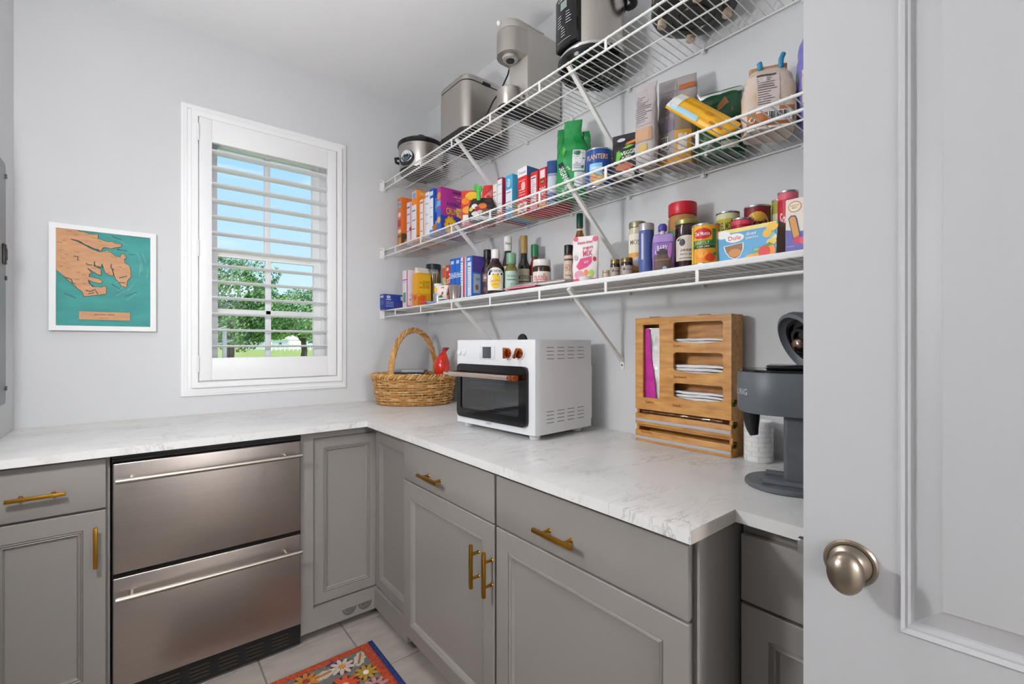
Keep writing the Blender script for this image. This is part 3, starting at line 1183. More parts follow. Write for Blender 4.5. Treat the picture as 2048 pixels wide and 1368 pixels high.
for y in (.172, .205):
    k = MB()
    rings = []
    for r, d in ((.0125, 0), (.0125, .004), (.011, .0055), (.0001, .0055)):
        rings.append(k.ring([(-hx - .0003 - d, y + r * math.cos(2 * PI * i / 20), .309 + r * math.sin(2 * PI * i / 20)) for i in range(20)]))
    k.skin(rings)
    k.build('push_button', m_ovw, ov)
for y, rot in ((-.096, 0.0), (-.156, .5)):
    k = MB()
    rings = []
    for r, d in ((.024, 0), (.024, .003), (.022, .004), (.0001, .004)):
        rings.append(k.ring([(-hx - .0003 - d, y + r * math.cos(2 * PI * i / 26), .309 + r * math.sin(2 * PI * i / 26)) for i in range(26)]))
    k.skin(rings)
    kb = k.build('knob_collar', m_ovw, ov)
    k = MB()
    rings = []
    for r, d in ((.019, 0.0045), (.0185, .012), (.016, .016), (.0001, .016)):
        rings.append(k.ring([(-hx - d, y + r * math.cos(2 * PI * i / 26), .309 + r * math.sin(2 * PI * i / 26)) for i in range(26)]))
    k.skin(rings)
    k.build('knob', m_copper, kb)
    g = MB()
    g.box(-.020, .020, -.0045, .0045, 0, .012, .002)
    for q in g.bm.verts:
        a = q.co.copy()
        q.co = Vector((-hx - .0162 - a.z, y + a.y * math.cos(rot) - a.x * math.sin(rot), .309 + a.x * math.cos(rot) + a.y * math.sin(rot)))
    g.build('knob_grip', m_copper, kb)
slot_src = None
for zc in (.330, .100):
    for col in range(4):
        for rw in range(4):
            x = -hx + .078 + col * .058
            z = zc - rw * .0135
            if slot_src is None:
                slot_src = MB().box(-.019, .019, -.0006, .0006, -.0011, .0011).build('vent_slot', M('slot_dark', '#85878a', .6), ov)
                s = slot_src
            else:
                s = inst('vent_slot', slot_src, ov)
            s.location = (x, -hy - .0003, z)
for x in (-hx + .04, hx - .045):
    for y in (-hy + .04, hy - .04):
        MB().lathe([(.018, 0), (.020, .003), (.021, .0205)], 20, cx=x, cy=y).build('foot', m_ovw, ov)
pr = Print(flat_fn((-hx, .02, .028), (0, -1, 0), (0, 0, 1)), .06, .014)
pr.text(.5, .5, .7, 'CAFE', '#8e8f92', .9)
pr.build('front_lettering', ov)
dp = MB()
rings = []
for i in range(7):
    t = PI / 2 * i / 6
    rings.append(dp.ring([(.016 * math.cos(t) * math.cos(2 * PI * q / 20) * 1.0, .028 * math.cos(t) * math.sin(2 * PI * q / 20), .028 * math.sin(t)) for q in range(20)]))
dp.skin(rings)
o = dp.build('rubber_plug', M('matte_black', '#1b1b1c', .7), None)
o.location = (-.20, -1.19, CZ + .3585)
tag(o, 'small black dome resting on the white toaster oven', 'plug')

# ------------------------------------------------------------------ wicker basket
def wicker(seed):
    return M('wicker_%d' % seed, ('#c99a5e', '#b98548', '#d6ab70')[seed], .55, var=.22, vscale=60, bump=.2, bscale=120)


bk = thing('wicker_basket', 'oval wicker basket with a tall hoop handle in the corner', 'basket', (-.240, -.270, CZ + .0004), -YAW)
BA, BB = .205, .150


def bask(t, z):
    q = z / .175
    return Vector(((BA + .028 * q) * math.cos(t), (BB + .022 * q) * math.sin(t), z))


b = MB()
b.lathe([(1.0, .002), (1.0, .010), (.001, .010)], 40, sx=BA, sy=BB)
b.build('base', wicker(1), bk)
NS = 26
st = None
for k in range(NS):
    t = 2 * PI * k / NS
    b = MB()
    b.tube([bask(t, z) for z in (.004, .06, .12, .165)], .0035, 6)
    b.build('stake', wicker(2), bk)
zrow = .012
row = 0
while zrow < .142:
    for ph in (0, 1):
        b = MB()
        pts = []
        n = NS * 6
        for i in range(n):
            t = 2 * PI * i / n
            w = math.cos(NS / 2 * t + ph * PI + row * PI)
            p = bask(t, zrow + (.004 if ph else 0) + .0022 * math.sin(3 * t + row))
            s = 1 + w * .0072 / .18
            pts.append((p.x * s, p.y * s, p.z))
        b.tube(pts, .0042, 6, loop=True)
        b.build('weaver', wicker((row + ph) % 3), bk)
    zrow += .0128
    row += 1
for ph in range(3):
    b = MB()
    pts = []
    n = 150
    for i in range(n):
        t = 2 * PI * i / n
        a = 24 * t + ph * 2 * PI / 3
        p = bask(t, .160)
        s = 1 + math.cos(a) * .011 / .2
        pts.append((p.x * s, p.y * s, p.z + .010 * math.sin(a)))
    b.tube(pts, .0075, 6, loop=True)
    b.build('rim_strand', wicker(ph), bk)
for ph in range(4):
    b = MB()
    pts = []
    n = 90
    for i in range(n + 1):
        q = i / n
        s = PI * q
        base = Vector((-.098 * math.cos(s), -.142 * math.cos(s), .13 + (.29) * math.sin(s) ** .8))
        tw = q * 26 + ph * PI / 2
        nrm = Vector((.82, -.57, 0))
        out = Vector((-math.cos(s) * .57, -math.cos(s) * .82, math.sin(s)))
        pts.append(base + nrm * (math.cos(tw) * .0095) + out * (math.sin(tw) * .0095))
    b.tube(pts, .0078, 6)
    b.build('handle_strand', wicker(ph % 3), bk)


# things inside the basket
def lumpy(name, sections, mat, parent=None, n=28, amp=.004, fr=30.0, seed=0):
    b = MB()
    rings = []
    for (z, rx, ry, cx, cy) in sections:
        pts = []
        for k in range(n):
            t = 2 * PI * k / n
            p = Vector((cx + rx * math.cos(t), cy + ry * math.sin(t), z))
            d = pnoise(p * fr + Vector((seed, 0, 0))) * amp
            pts.append(p + Vector((math.cos(t), math.sin(t), .3)) * d)
        rings.append(b.ring(pts))
    b.skin(rings)
    return b.build(name, mat, parent, 60)


cx = Vector((-.240, -.270, 0)) + Matrix.Rotation(-YAW, 3, 'Z') @ Vector((.158, -.005, 0))
rbag = thing('red_sweet_bag', 'red cellophane bag with a tied top in the basket', 'bag', (cx.x, cx.y, CZ + .012))
m_red = M('red_cellophane', '#e2301f', .2, var=.25, vscale=18, bump=.5, bscale=40, coat=.5)
lumpy('bag_body', [(0, .012, .012, 0, 0), (.01, .022, .022, 0, 0), (.11, .026, .03, 0, 0), (.155, .038, .038, 0, 0), (.19, .046, .045, .002, 0), (.225, .044, .042, .004, 0), (.255, .032, .03, .008, 0), (.275, .015, .014, .014, 0), (.282, .009, .009, .018, 0)], m_red, rbag, amp=.005, seed=3)
lumpy('bag_top', [(.2825, .008, .008, .018, 0), (.290, .014, .012, .022, -.002), (.308, .022, .015, .030, -.006), (.312, .002, .002, .030, -.006)], M('dark_red_cellophane', '#a3232c', .25, var=.3, vscale=30, coat=.5), rbag, amp=.008, seed=5)
cj = Vector((-.240, -.270, 0)) + Matrix.Rotation(-YAW, 3, 'Z') @ Vector((-.03, .02, 0))
jar = thing('clear_container', 'clear plastic container with a grey lid in the basket', 'container', (cj.x, cj.y, CZ + .012), -YAW)
b = MB()
b.box(-.10, .09, -.06, .06, 0, .165, .015, seg=3)
b.build('tub', thin_glass('frosted_plastic', '#dfe6ea', .3, .2), jar)
b = MB()
b.box(-.105, .095, -.065, .065, .1655, .182, .006)
b.build('lid', M('lid_grey', '#b9bdc1', .3, trans=.25), jar)

# ------------------------------------------------------------------ bamboo bag organiser
def bamboo():
    m = bpy.data.materials.new('bamboo')
    m.use_nodes = True
    nt = m.node_tree
    bs = nt.nodes['Principled BSDF']
    bs.inputs['Roughness'].default_value = .42
    tc = nt.nodes.new('ShaderNodeTexCoord')
    mp = nt.nodes.new('ShaderNodeMapping')
    mp.inputs['Scale'].default_value = (1, .16, 1)
    nt.links.new(tc.outputs['Object'], mp.inputs[0])
    n = nt.nodes.new('ShaderNodeTexNoise')
    n.inputs['Scale'].default_value = 75
    n.inputs['Detail'].default_value = 4
    nt.links.new(mp.outputs[0], n.inputs['Vector'])
    n2 = nt.nodes.new('ShaderNodeTexNoise')
    n2.inputs['Scale'].default_value = 14
    nt.links.new(tc.outputs['Object'], n2.inputs['Vector'])
    ad = nt.nodes.new('ShaderNodeMath')
    ad.operation = 'MULTIPLY_ADD'
    ad.inputs[1].default_value = .5
    nt.links.new(n2.outputs['Fac'], ad.inputs[0])
    nt.links.new(n.outputs['Fac'], ad.inputs[2])
    r = nt.nodes.new('ShaderNodeValToRGB')
    r.color_ramp.elements[0].position = .5
    r.color_ramp.elements[1].position = 1.0
    r.color_ramp.elements[0].color = lin('#b47638')
    r.color_ramp.elements[1].color = lin('#dea75f')
    nt.links.new(ad.outputs[0], r.inputs[0])
    nt.links.new(r.outputs[0], bs.inputs['Base Color'])
    return m


m_bam = bamboo()
OX, OY = -.097, -1.692
org = thing('bag_organizer', 'bamboo wall organizer box for zip bags, foil and wrap', 'organizer', (OX, OY, CZ + .0003))
# local x: 0 front .. .075 back; u = distance to the right along -y
OW, OH, OD = .343, .434, .075


def ofn(x):
    return lambda u, v, d: Vector((x + d, -u, v))


def oz(v):
    return None


def ou(u_, v_):
    p = at(u_, v_, 'x', OX)
    return (OY - p.y, p.z - CZ)


def dip(l, t, r, bt, dp_):
    a = ou(l, t); c = ou(r, bt)
    u0, u1, v1, v0 = a[0], c[0], a[1], c[1]
    k = .006
    pts = [(u0, v1 - k), (u0, v0 + k), (u0 + k, v0)]
    for i in range(1, 8):
        s = i / 8
        pts.append((u0 + (u1 - u0) * s, v0 - dp_ * math.sin(PI * s) ** 1.5))
    pts += [(u1 - k, v0), (u1, v0 + k), (u1, v1 - k), (u1 - k, v1), (u0 + k, v1)]
    return pts


holes = [dip(1346.5, 645, 1446, 683, .006), dip(1346.5, 705, 1446, 746, .006), dip(1346.5, 766, 1446, 804, .007)]
a = ou(1286, 650)
c = ou(1318, 798)
gl = [(a[0], a[1]), (a[0], c[1]), (c[0], c[1])]
for i in range(1, 8):
    s = i / 8
    gl.append((c[0] + .006 * math.sin(PI * s) ** 1.5, c[1] + (a[1] - c[1]) * s))
gl.append((c[0], a[1]))
holes.append(gl)
zf = .1135
b = MB()
b.shape([[(0, zf), (OW, zf), (OW, OH), (0, OH)]] + [h[::-1] for h in holes], .009, ofn(.0045))
b.build('front_panel', m_bam, org, None)
b = MB()
b.box(.0092, OD, -OW, -OW + .010, 0, OH).box(.0092, OD, -.010, 0, 0, OH).box(.0092, OD, -OW + .01, -.01, OH - .010, OH).box(.0092, OD, -OW + .01, -.01, 0, .009).box(OD - .006, OD, -OW + .01, -.01, .009, OH - .01)
b.box(.0092, OD - .006, -OW + .01, -.01, .111, .118).box(.0092, OD - .006, -OW + .01, -.01, .052, .058)
b.build('case', m_bam, org, None)
b = MB()
b.box(.0092, OD - .006, -.098, -.092, .118, OH - .01)
for v in (.213, .318):
    b.box(.0092, OD - .006, -OW + .01, -.098, v, v + .006)
b.build('divider', m_bam, org, None)
m_slide = M('grey_cutter_track', '#b9bac0', .35)
for z0, z1, s0, s1 in ((.060, .0985, .0705, .0805), (.0, .0395, .009, .019)):
    d = MB().box(0, .0088, -OW, 0, z0, z1, .001).build('drawer_front', m_bam, org)
    MB().box(-.0022, -.0002, -OW + .001, -.001, s0, s1, .0005).build('cutter_track', m_slide, d)
for (u_, v_, s, w) in ((1354, 692, 'Quart', .034), (1360, 754, 'Sandwich', .06), (1354, 811, 'Snack', .036), (1299, 804, 'Gallon', .036), (1291, 827, 'Foil', .02), (1293, 865, 'Plastic Wrap', .06)):
    q = ou(u_, v_)
    pr = Print(flat_fn((0, 0, 0), (0, -1, 0), (0, 0, 1)), 1.0, 1.0)
    pr.text(q[0] + .5, q[1], .0095 if len(s) < 9 else .008, s, '#6a4118', w)
    pr.build('engraved_word', org)
m_latch = M('antique_brass', '#6b5a33', .35, 1.0)
for z in (.165, .098, .038):
    b = MB()
    b.box(.004, .022, -OW - .004, -OW - .0003, z - .010, z + .010, .001).tube([(.006, -OW - .006, z - .008), (.012, -OW - .010, z), (.020, -OW - .006, z + .008)], .003, 6).tube([(.006, -OW - .006, z + .006), (.020, -OW - .006, z - .006)], .0025, 6)
    b.build('latch', m_latch, org)
for y in (-.07, -.25):
    MB().box(.012, .020, y - .02, y + .02, OH + .0002, OH + .003, .001).build('lid_hinge', m_latch, org)
# bags inside it
m_bagw = M('clear_bag_plastic', '#f0f1f1', .2, coat=.5, var=.06, vscale=30, bump=.8, bscale=60, stretch=(1, 1, 6))


def bag_stack(label, v0, h, n):
    t = thing('zip_bags', label, 'bags', (OX + .012, OY - .105, CZ + v0 + .0003), 0, 'zip bag stacks in the organizer')
    for k in range(n):
        bb = MB()
        gx, gy = 5, 12
        rows = []
        th = h / n
        for z in (0, 1):
            rows.append([[bb.bm.verts.new((.004 + .045 * i / gx, -.222 * j / gy, k * th + z * th * .8 * (1 - .5 * abs(2 * j / gy - 1) ** 3) + .002 * pnoise(Vector((i * .7, j * .6, k * 3.1))) + .0025)) for j in range(gy + 1)] for i in range(gx + 1)])
        for z in (0, 1):
            for i in range(gx):
                for j in range(gy):
                    bb.bm.faces.new((rows[z][i][j], rows[z][i + 1][j], rows[z][i + 1][j + 1], rows[z][i][j + 1]))
        for j in range(gy):
            bb.bm.faces.new((rows[0][0][j], rows[0][0][j + 1], rows[1][0][j + 1], rows[1][0][j]))
        bb.build('bag', m_bagw, t, 60)


bag_stack('thin stack of quart zip bags in the top slot of the organizer', .3245, .035, 4)
bag_stack('stack of sandwich zip bags in the middle slot of the organizer', .2195, .055, 5)
bag_stack('thick stack of snack zip bags in the bottom slot of the organizer', .1185, .068, 7)
pk = thing('gallon_bags', 'pink-printed gallon zip bags upright in the organizer', 'bags', (OX + .014, OY - .0115, CZ + .1184))
b = MB()
g = []
for j in range(13):
    v = j / 12
    g.append([b.bm.verts.new((.012 + .010 * pnoise(Vector((i * .9, j * .5, 1))) - .006 * math.sin(PI * i / 8), -.076 * i / 8, .28 * v)) for i in range(9)])
for j in range(12):
    for i in range(8):
        f = b.bm.faces.new((g[j][i], g[j][i + 1], g[j + 1][i + 1], g[j + 1][i]))
b.build('clear_bag', m_bagw, pk, 80)
b = MB()
pts = [(.0, 0), (.062, 0), (.055, .10), (.040, .17), (.036, .275), (.020, .275), (.016, .16), (.004, .09)]
b.shape([pts], .004, lambda u, v, d: Vector((.001 + d + .004 * math.sin(v * 40), -u - .004, v + .002)))
b.build('pink_print', M('pink_plastic', '#c4349a', .25, var=.25, vscale=25, bump=.4, bscale=50), pk)
fo = MB()
pts = []
for i in range(25):
    pts.append((.014 + .006 * pnoise(Vector((i * .8, 0, 0))), -.02 - .29 * i / 24, .1045 + .0025 * pnoise(Vector((i * 1.3, 4, 0)))))
fo.tube(pts, [.0035 + .0012 * math.sin(i * 2.1) for i in range(25)], 7)
o = fo.build('foil_sheet', M('foil', '#d8d4cc', .22, 1.0, bump=.8, bscale=60), None, 50)
o.location = (OX, OY, CZ)
tag(o, 'crumpled edge of foil showing above the upper drawer of the organizer', 'foil')

# ------------------------------------------------------------------ white brick-patterned cup
m_cer = M('white_ceramic', '#e9e8e6', .3, coat=.3)
cup = thing('ceramic_cup', 'white ceramic cup with a brick relief beside the organizer', 'cup', (-.062, -2.098, CZ + .0004))
CR, CH = .0385, .118
MB().lathe([(.001, 0), (CR - .003, 0), (CR - .001, .003), (CR - .001, CH - .002), (CR - .002, CH), (CR - .004, CH), (CR - .005, CH - .004), (CR - .005, .006), (.001, .006)], 40).build('cup_body', m_cer, cup)
brk = None
for rw in range(8):
    for k in range(7):
        a0 = 2 * PI * (k + .5 * (rw % 2)) / 7
        if brk is None:
            b = MB()
            ft = []
            for (rr, e) in ((CR - .0012, 0), (CR + .0006, .0007)):
                bt = [(rr * math.cos(t), rr * math.sin(t)) for t in [e * 20 + (2 * PI / 7 - .05 - 40 * e) * i / 5 for i in range(6)]]
                ft.append((bt, e))
            lo = b.ring([(x, y, 0) for x, y in ft[0][0]] + [(x, y, .0125) for x, y in ft[0][0][::-1]])
            hi = b.ring([(x, y, .0007) for x, y in ft[1][0]] + [(x, y, .0118) for x, y in ft[1][0][::-1]])
            b.skin([lo, hi], cap=(False, False))
            n6 = 6
            for i in range(5):
                b.bm.faces.new((hi[i], hi[i + 1], hi[10 - i], hi[11 - i]))
            brk = b.build('brick', m_cer, cup, 40)
            q = brk
        else:
            q = inst('brick', brk, cup)
        q.location = (0, 0, .0055 + rw * .0138)
        q.rotation_euler = (0, 0, a0)

# ------------------------------------------------------------------ pod coffee maker
m_kg = M('slate_plastic', '#5b5f64', .42, var=.04, vscale=12)
m_kd = M('dark_slate_plastic', '#17181a', .35)
kf = math.atan2(.95, -.3)           # direction the spout faces
km = thing('coffee_maker', 'slate grey pod coffee maker with its lid open beside the door', 'coffee maker', (-.237, -2.226, CZ + .0004), kf)
# local: +x spout direction, +y is to its left
b = MB()
b.lathe([(.001, 0), (.087, 0), (.090, .003), (.090, .009), (.087, .012), (.001, .012)], 44, cx=-.012, cy=.028, sx=1.0, sy=1.0)
base = b.build('drip_base', m_kg, km)
b = MB()
for yy in (-.02, .072):
    b.tube([(.035, yy, .015), (-.06, yy, .015)], .008, 10)
b.lathe([(.022, .0122), (.022, .0132), (.019, .0138), (.001, .0138)], 24, cx=.025, cy=.03)
b.build('cup_rail', m_kg, base)
b = MB()
b.box(-.19, -.008, -.062, .068, .0125, .19, .008, seg=3)
b.build('tower', M('slate_tank', '#53565a', .35, var=.1, vscale=40), km)
MB().box(-.16, -.020, -.05, .056, .012, .0124).build('tower_seal', m_kd, km)


def ring_head(z0, z1, ex=0.0):
    out = []
    R0, L0 = .098 + ex, .10
    for z in (z0, z1):
        pts = []
        for i in range(25):
            t = -PI / 2 + PI * i / 24
            pts.append((R0 * math.cos(t), .004 + R0 * math.sin(t), z))
        for i in range(13):
            t = PI / 2 + PI * i / 12
            pts.append((-L0 + R0 * math.cos(t) * .8, .004 + R0 * math.sin(t), z))
        out.append(pts)
    return out


b = MB()
h = ring_head(.176, .184, -.004) + ring_head(.184, .272) + ring_head(.272, .275, -.002)
b.skin([b.ring(p) for p in (h[0], h[2], h[3], h[5])])
head = b.build('head', m_kg, km, 40)
b = MB()
rr_ = ring_head(.2752, .281, -.008)
b.skin([b.ring(p) for p in rr_])
b.box(-.10, .03, -.05, .06, .281, .292, .004)
b.box(-.13, -.10, -.045, .055, .281, .33, .005)
b.build('pod_bay', m_blackg, head, 40)
b = MB()
b.tube([(.066, .004, .178), (.066, .004, .15), (.064, .004, .13), (.060, .004, .112)], [.021, .019, .015, .010], 16)
b.build('spout', m_kd, km)
pr = Print(cyl_fn(.098, .184, .46, 0, .004), .12, .088, True)
pr.text(.5, .48, .17, 'KEURIG', '#b8bcc0', .86)
pr.build('brand_lettering', head)
# raised lid: a tilted oval shell
lid = MB()
Rm = Matrix.Translation((-.066, .004, .282)) @ Matrix.Rotation(math.radians(38), 4, 'Z') @ Matrix.Rotation(math.radians(-64), 4, 'Y')
prof = [(.001, .050), (.04, .048), (.070, .036), (.083, .014), (.084, .0), (.076, -.004), (.072, .004), (.06, .018), (.001, .022)]
for r_, z_ in prof:
    pass
rings = []
for r_, z_ in prof:
    rings.append(lid.ring([Rm @ Vector((.068 + .95 * r_ * math.cos(2 * PI * k / 36), r_ * .85 * math.sin(2 * PI * k / 36), z_)) for k in range(36)]))
lid.skin(rings)
lo = lid.build('lid', m_kg, km, 50)
b = MB()
for r0, z0 in ((.058, .014), (.038, .010), (.014, .0)):
    rings = []
    for r_, z_ in ((r0, z0 + .004), (r0, z0 - .004), (r0 - .008, z0 - .004), (max(.001, r0 - .010), z0 + .003)):
        rings.append(b.ring([Rm @ Vector((.068 + r_ * math.cos(2 * PI * k / 24), r_ * math.sin(2 * PI * k / 24), z_)) for k in range(24)]))
    b.skin(rings)
b.build('lid_underside', m_blackg, lo, 50)
b = MB()
rings = []
for r_, z_ in ((.018, .0), (.017, -.012), (.010, -.018), (.001, -.019)):
    rings.append(b.ring([Rm @ Vector((.068 + r_ * math.cos(2 * PI * k / 16), r_ * math.sin(2 * PI * k / 16), z_)) for k in range(16)]))
b.skin(rings)
b.build('needle_housing', M('needle_steel', '#8b7a6d', .25, 1.0), lo, 50)
# ------------------------------------------------------------------ wire shelves
m_wire = M('white_vinyl_wire', '#ecebe8', .4)
SHD = .305
SHY = -2.95
wire_src = post_src = clip_src = None


def wire_shelf(z, label):
    global wire_src, post_src, clip_src
    t = thing('wire_shelf', label, 'shelf', (0, 0, z), 0, 'white wire shelves on the right wall')
    for n, x, dz, r in (('front_upper_rail', -SHD, -.0046, .0040), ('front_lower_rail', -SHD - .002, -.043, .0040), ('middle_rail', -.17, -.0068, .0028), ('back_rail', -.012, -.0066, .0030)):
        MB().tube([(x, -.004, dz), (x, SHY, dz)], r, 10).build(n, m_wire, t)
    k = 0
    y = -.014
    while y > SHY:
        if wire_src is None:
            wire_src = MB().tube([(-SHD - .003, 0, 0), (-.006, 0, 0)], .0018, 6).build('wire', m_wire, t)
            w = wire_src
        else:
            w = inst('wire', wire_src, t)
        w.location = (0, y, -.0016)
        y -= .0254
    for y in (-.16, -.475, -.788, -1.101, -1.414, -1.73, -2.043, -2.357, -2.67):
        if post_src is None:
            post_src = MB().box(-.003, .001, -.005, .005, -.041, -.005, .0008).build('lip_post', m_wire, t)
            p_ = post_src
        else:
            p_ = inst('lip_post', post_src, t)
        p_.location = (-SHD, y, 0)
    for y in (-.09, -.40, -.70, -1.0, -1.30, -1.60, -1.90, -2.2, -2.5, -2.8):
        if clip_src is None:
            clip_src = MB().box(-.018, -.0004, -.006, .006, -.020, -.0105, .002).tube([(-.013, -.006, -.0085), (-.013, .006, -.0085)], .0055, 8).build('wall_clip', m_wire, t)
            c_ = clip_src
        else:
            c_ = inst('wall_clip', clip_src, t)
        c_.location = (0, y, 0)
    for y in (-.822, -1.562, -2.66):
        b = MB()
        b.skin([b.ring([(x + q * .0042, y + s, zz + q * .0042) for s, q in ((-.0075, -1), (.0075, -1), (.0075, 1), (-.0075, 1))]) for x, zz in ((-SHD + .002, -.012), (-.006, -.272))])
        br = b.build('brace', m_wire, t)
        f = MB()
        f.shape([rounded(-.009, -.306, .009, -.262, .006)], .003, lambda u, v, d: Vector((-.0022 + d, y + u, v)))
        fo_ = f.build('brace_foot', m_wire, br)
        MB().tube([(-.0037, y, -.290), (-.0058, y, -.290)], .0038, 8).build('screw', M('screw_zinc', '#8a8a88', .3, .8), br)
    e = MB()
    e.box(-SHD - .028, -SHD + .006, -.0036, -.0003, -.056, .012, .001).box(-SHD - .008, -SHD + .006, -.020, -.0036, -.056, -.048, .001).box(-SHD - .012, -SHD - .0085, -.026, -.0036, -.052, .004, .001)
    eb = e.build('end_bracket', m_wire, t)
    MB().tube([(-SHD - .022, -.0037, -.002), (-SHD - .022, -.0052, -.002)], .003, 8).build('screw', M('screw_dark', '#3a3a3a', .4, .5), eb)
    return t


ZB, ZM, ZTS = 1.464, 1.832, 2.246
wire_shelf(ZB, 'lowest white wire shelf holding bottles, jars and cans')
wire_shelf(ZM, 'middle white wire shelf holding cereal boxes and snack bags')
wire_shelf(ZTS, 'top white wire shelf holding small kitchen appliances')
LIN = .012
ln = MB()
ln.box(-.288, -.02, -2.94, -.62, .0003, LIN, .002)
o = ln.build('shelf_liner', M('liner_white', '#eceded', .5), None)
o.location = (0, 0, ZB)
tag(o, 'white board lying along the lowest wire shelf', 'shelf liner')
# ------------------------------------------------------------------ makers for the things on the shelves
def cyl_at(uL, uR, vT, x, z):
    uc = (uL + uR) / 2
    p = at(uc, vT, 'x', x)
    d = math.hypot(p.x - CAM.x, p.y - CAM.y)
    half = (math.atan((uR - CU) / FPX) - math.atan((uL - CU) / FPX)) / 2
    return p.x, p.y, d * math.sin(half), p.z - z


def carton(name, label, cat, px, xf, z, depth, color, F=(), S=(), group=None, flap=None, rz=0.0):
    """box whose narrow or broad side faces the room; px = far edge u, near edge u, top v"""
    uA, uB, vB = px
    b_ = at(uB, vB, 'x', xf)
    a_ = at(uA, vB, 'x', xf)
    w, h = a_.y - b_.y - .0012, b_.z - z
    t = thing(name, label, cat, (xf + depth / 2, (a_.y + b_.y) / 2, z + .0004), rz, group)
    q = MB().box(-depth / 2, depth / 2, -w / 2, w / 2, 0, h, .0012)
    q.build('carton_body', M('card_' + color, color, .5, var=.03, vscale=20), t)
    fl_ = MB()
    fl_.box(-depth / 2 + .001, depth / 2 - .001, -w / 2 + .001, 0, h, h + .0008).box(-depth / 2 + .001, depth / 2 - .001, 0, w / 2 - .001, h, h + .0014)
    fl_.build('top_flap', C(flap or color, .5), t)
    if F:
        Print(flat_fn((-depth / 2, 0, 0), (0, -1, 0), (0, 0, 1)), w, h).spec(F).build('front_print', t)
    if S:
        Print(flat_fn((0, -w / 2, 0), (1, 0, 0), (0, 0, 1)), depth, h).spec(S).build('side_print', t)
    return t


class BagShape:
    def __init__(s, secs, n=2.6, amp=.002, fr=28.0, seed=0):
        s.secs, s.n, s.amp, s.fr, s.seed = secs, n, amp, fr, seed

    def ab(s, z):
        S = s.secs
        if z <= S[0][0]:
            return S[0][1:3] + (S[0][3] if len(S[0]) > 3 else 0,)
        for p, q in zip(S[:-1], S[1:]):
            if z <= q[0]:
                f = (z - p[0]) / (q[0] - p[0])
                f = f * f * (3 - 2 * f)
                sp = p[3] if len(p) > 3 else 0
                sq = q[3] if len(q) > 3 else 0
                return (p[1] + (q[1] - p[1]) * f, p[2] + (q[2] - p[2]) * f, sp + (sq - sp) * f)
        return S[-1][1:3] + (S[-1][3] if len(S[-1]) > 3 else 0,)

    def disp(s, p):
        d = Vector((p.x, p.y, 0))
        if d.length < 1e-6:
            return p
        d.normalize()
        return p + d * (s.amp * (pnoise(p * s.fr + Vector((s.seed, 0, 0))) + .5 * pnoise(p * s.fr * 2.3)))

    def mesh(s, nz=26, na=44):
        b = MB()
        z0, z1 = s.secs[0][0], s.secs[-1][0]
        rings = []
        for j in range(nz + 1):
            z = z0 + (z1 - z0) * j / nz
            a, w, sh = s.ab(z)
            pts = []
            for k in range(na):
                t = 2 * PI * k / na
                c, q = math.cos(t), math.sin(t)
                e = 2 / s.n
                pts.append(s.disp(Vector((a * math.copysign(abs(c) ** e, c) + sh, w * math.copysign(abs(q) ** e, q), z))))
            rings.append(b.ring(pts))
        b.skin(rings)
        return b

    def fn(s):
        def f(u, v, off):
            a, w, sh = s.ab(v)
            q = max(-1, min(1, u / max(w, 1e-4)))
            p = Vector((-a * (1 - abs(q) ** s.n) ** (1 / s.n) + sh, -u, v))
            p = s.disp(p)
            return p + Vector((-(off + .0007), 0, 0))
        return f


def bag(name, label, x, y, z, secs, color, prints=(), W=None, rz=0.0, n=2.6, amp=.002, seed=0, group=None, gloss=.35, top=None, tilt=None, cat='bag', bumpy=.3):
    t = thing(name, label, cat, (x, y, z + .0006), rz, group)
    if tilt:
        t.rotation_euler = (tilt[0], tilt[1], rz)
    sh = BagShape(secs, n, amp, seed=seed)
    sh.mesh().build('bag_body', M('film_' + color + '_%d' % int(gloss * 100), color, gloss, var=.06, vscale=14, bump=bumpy, bscale=45), t, 60)
    H = secs[-1][0]
    if prints:
        Print(sh.fn(), W or secs[0][2] * 2, H, True, .0008).spec(prints).build('front_print', t)
    if top:
        a, w, s_ = sh.ab(H)
        MB().box(-a - .001 + s_, a + .001 + s_, -w - .001, w + .001, H - .012, H + .001, .0006).build('top_seal', C(top, .3), t)
    return t


def turned(name, label, cat, x, y, z, parts, prints=(), group=None, pr=None, rz=0.0):
    """parts: (name, material, profile[(r, z)]); prints: list of (r, z0, W, H, spec)"""
    t = thing(name, label, cat, (x, y, z + .0005), rz, group)
    for nm, mat, prof in parts:
        MB().lathe(prof, 36).build(nm, mat, t, 40)
    f = facing(x, y)
    for i, (r, z0, W, H, spec) in enumerate(prints):
        Print(cyl_fn(r, z0, f), W, H, True).spec(spec).build('label', t)
    return t


def can(name, label, x, y, z, r, h, color, spec, lid='#c9cacb', group='tins on the lowest shelf'):
    m = M('tin', '#c4c6c8', .25, 1.0)
    return turned(name, label, 'can', x, y, z, [
        ('tin_body', M('tinlabel_' + color, color, .35), [(.001, 0.002), (r * .95, .002), (r * .97, .004), (r * .97, h - .004), (.001, h - .004)]),
        ('bottom_rim', m, [(r * .93, 0), (r, .0005), (r, .004), (r * .975, .005)]),
        ('top_rim', m, [(r * .975, h - .005), (r, h - .004), (r, h), (r * .94, h), (r * .93, h - .003), (.001, h - .003)])],
        [(r * .972, .006, r * 2.6, h - .012, spec)], group)


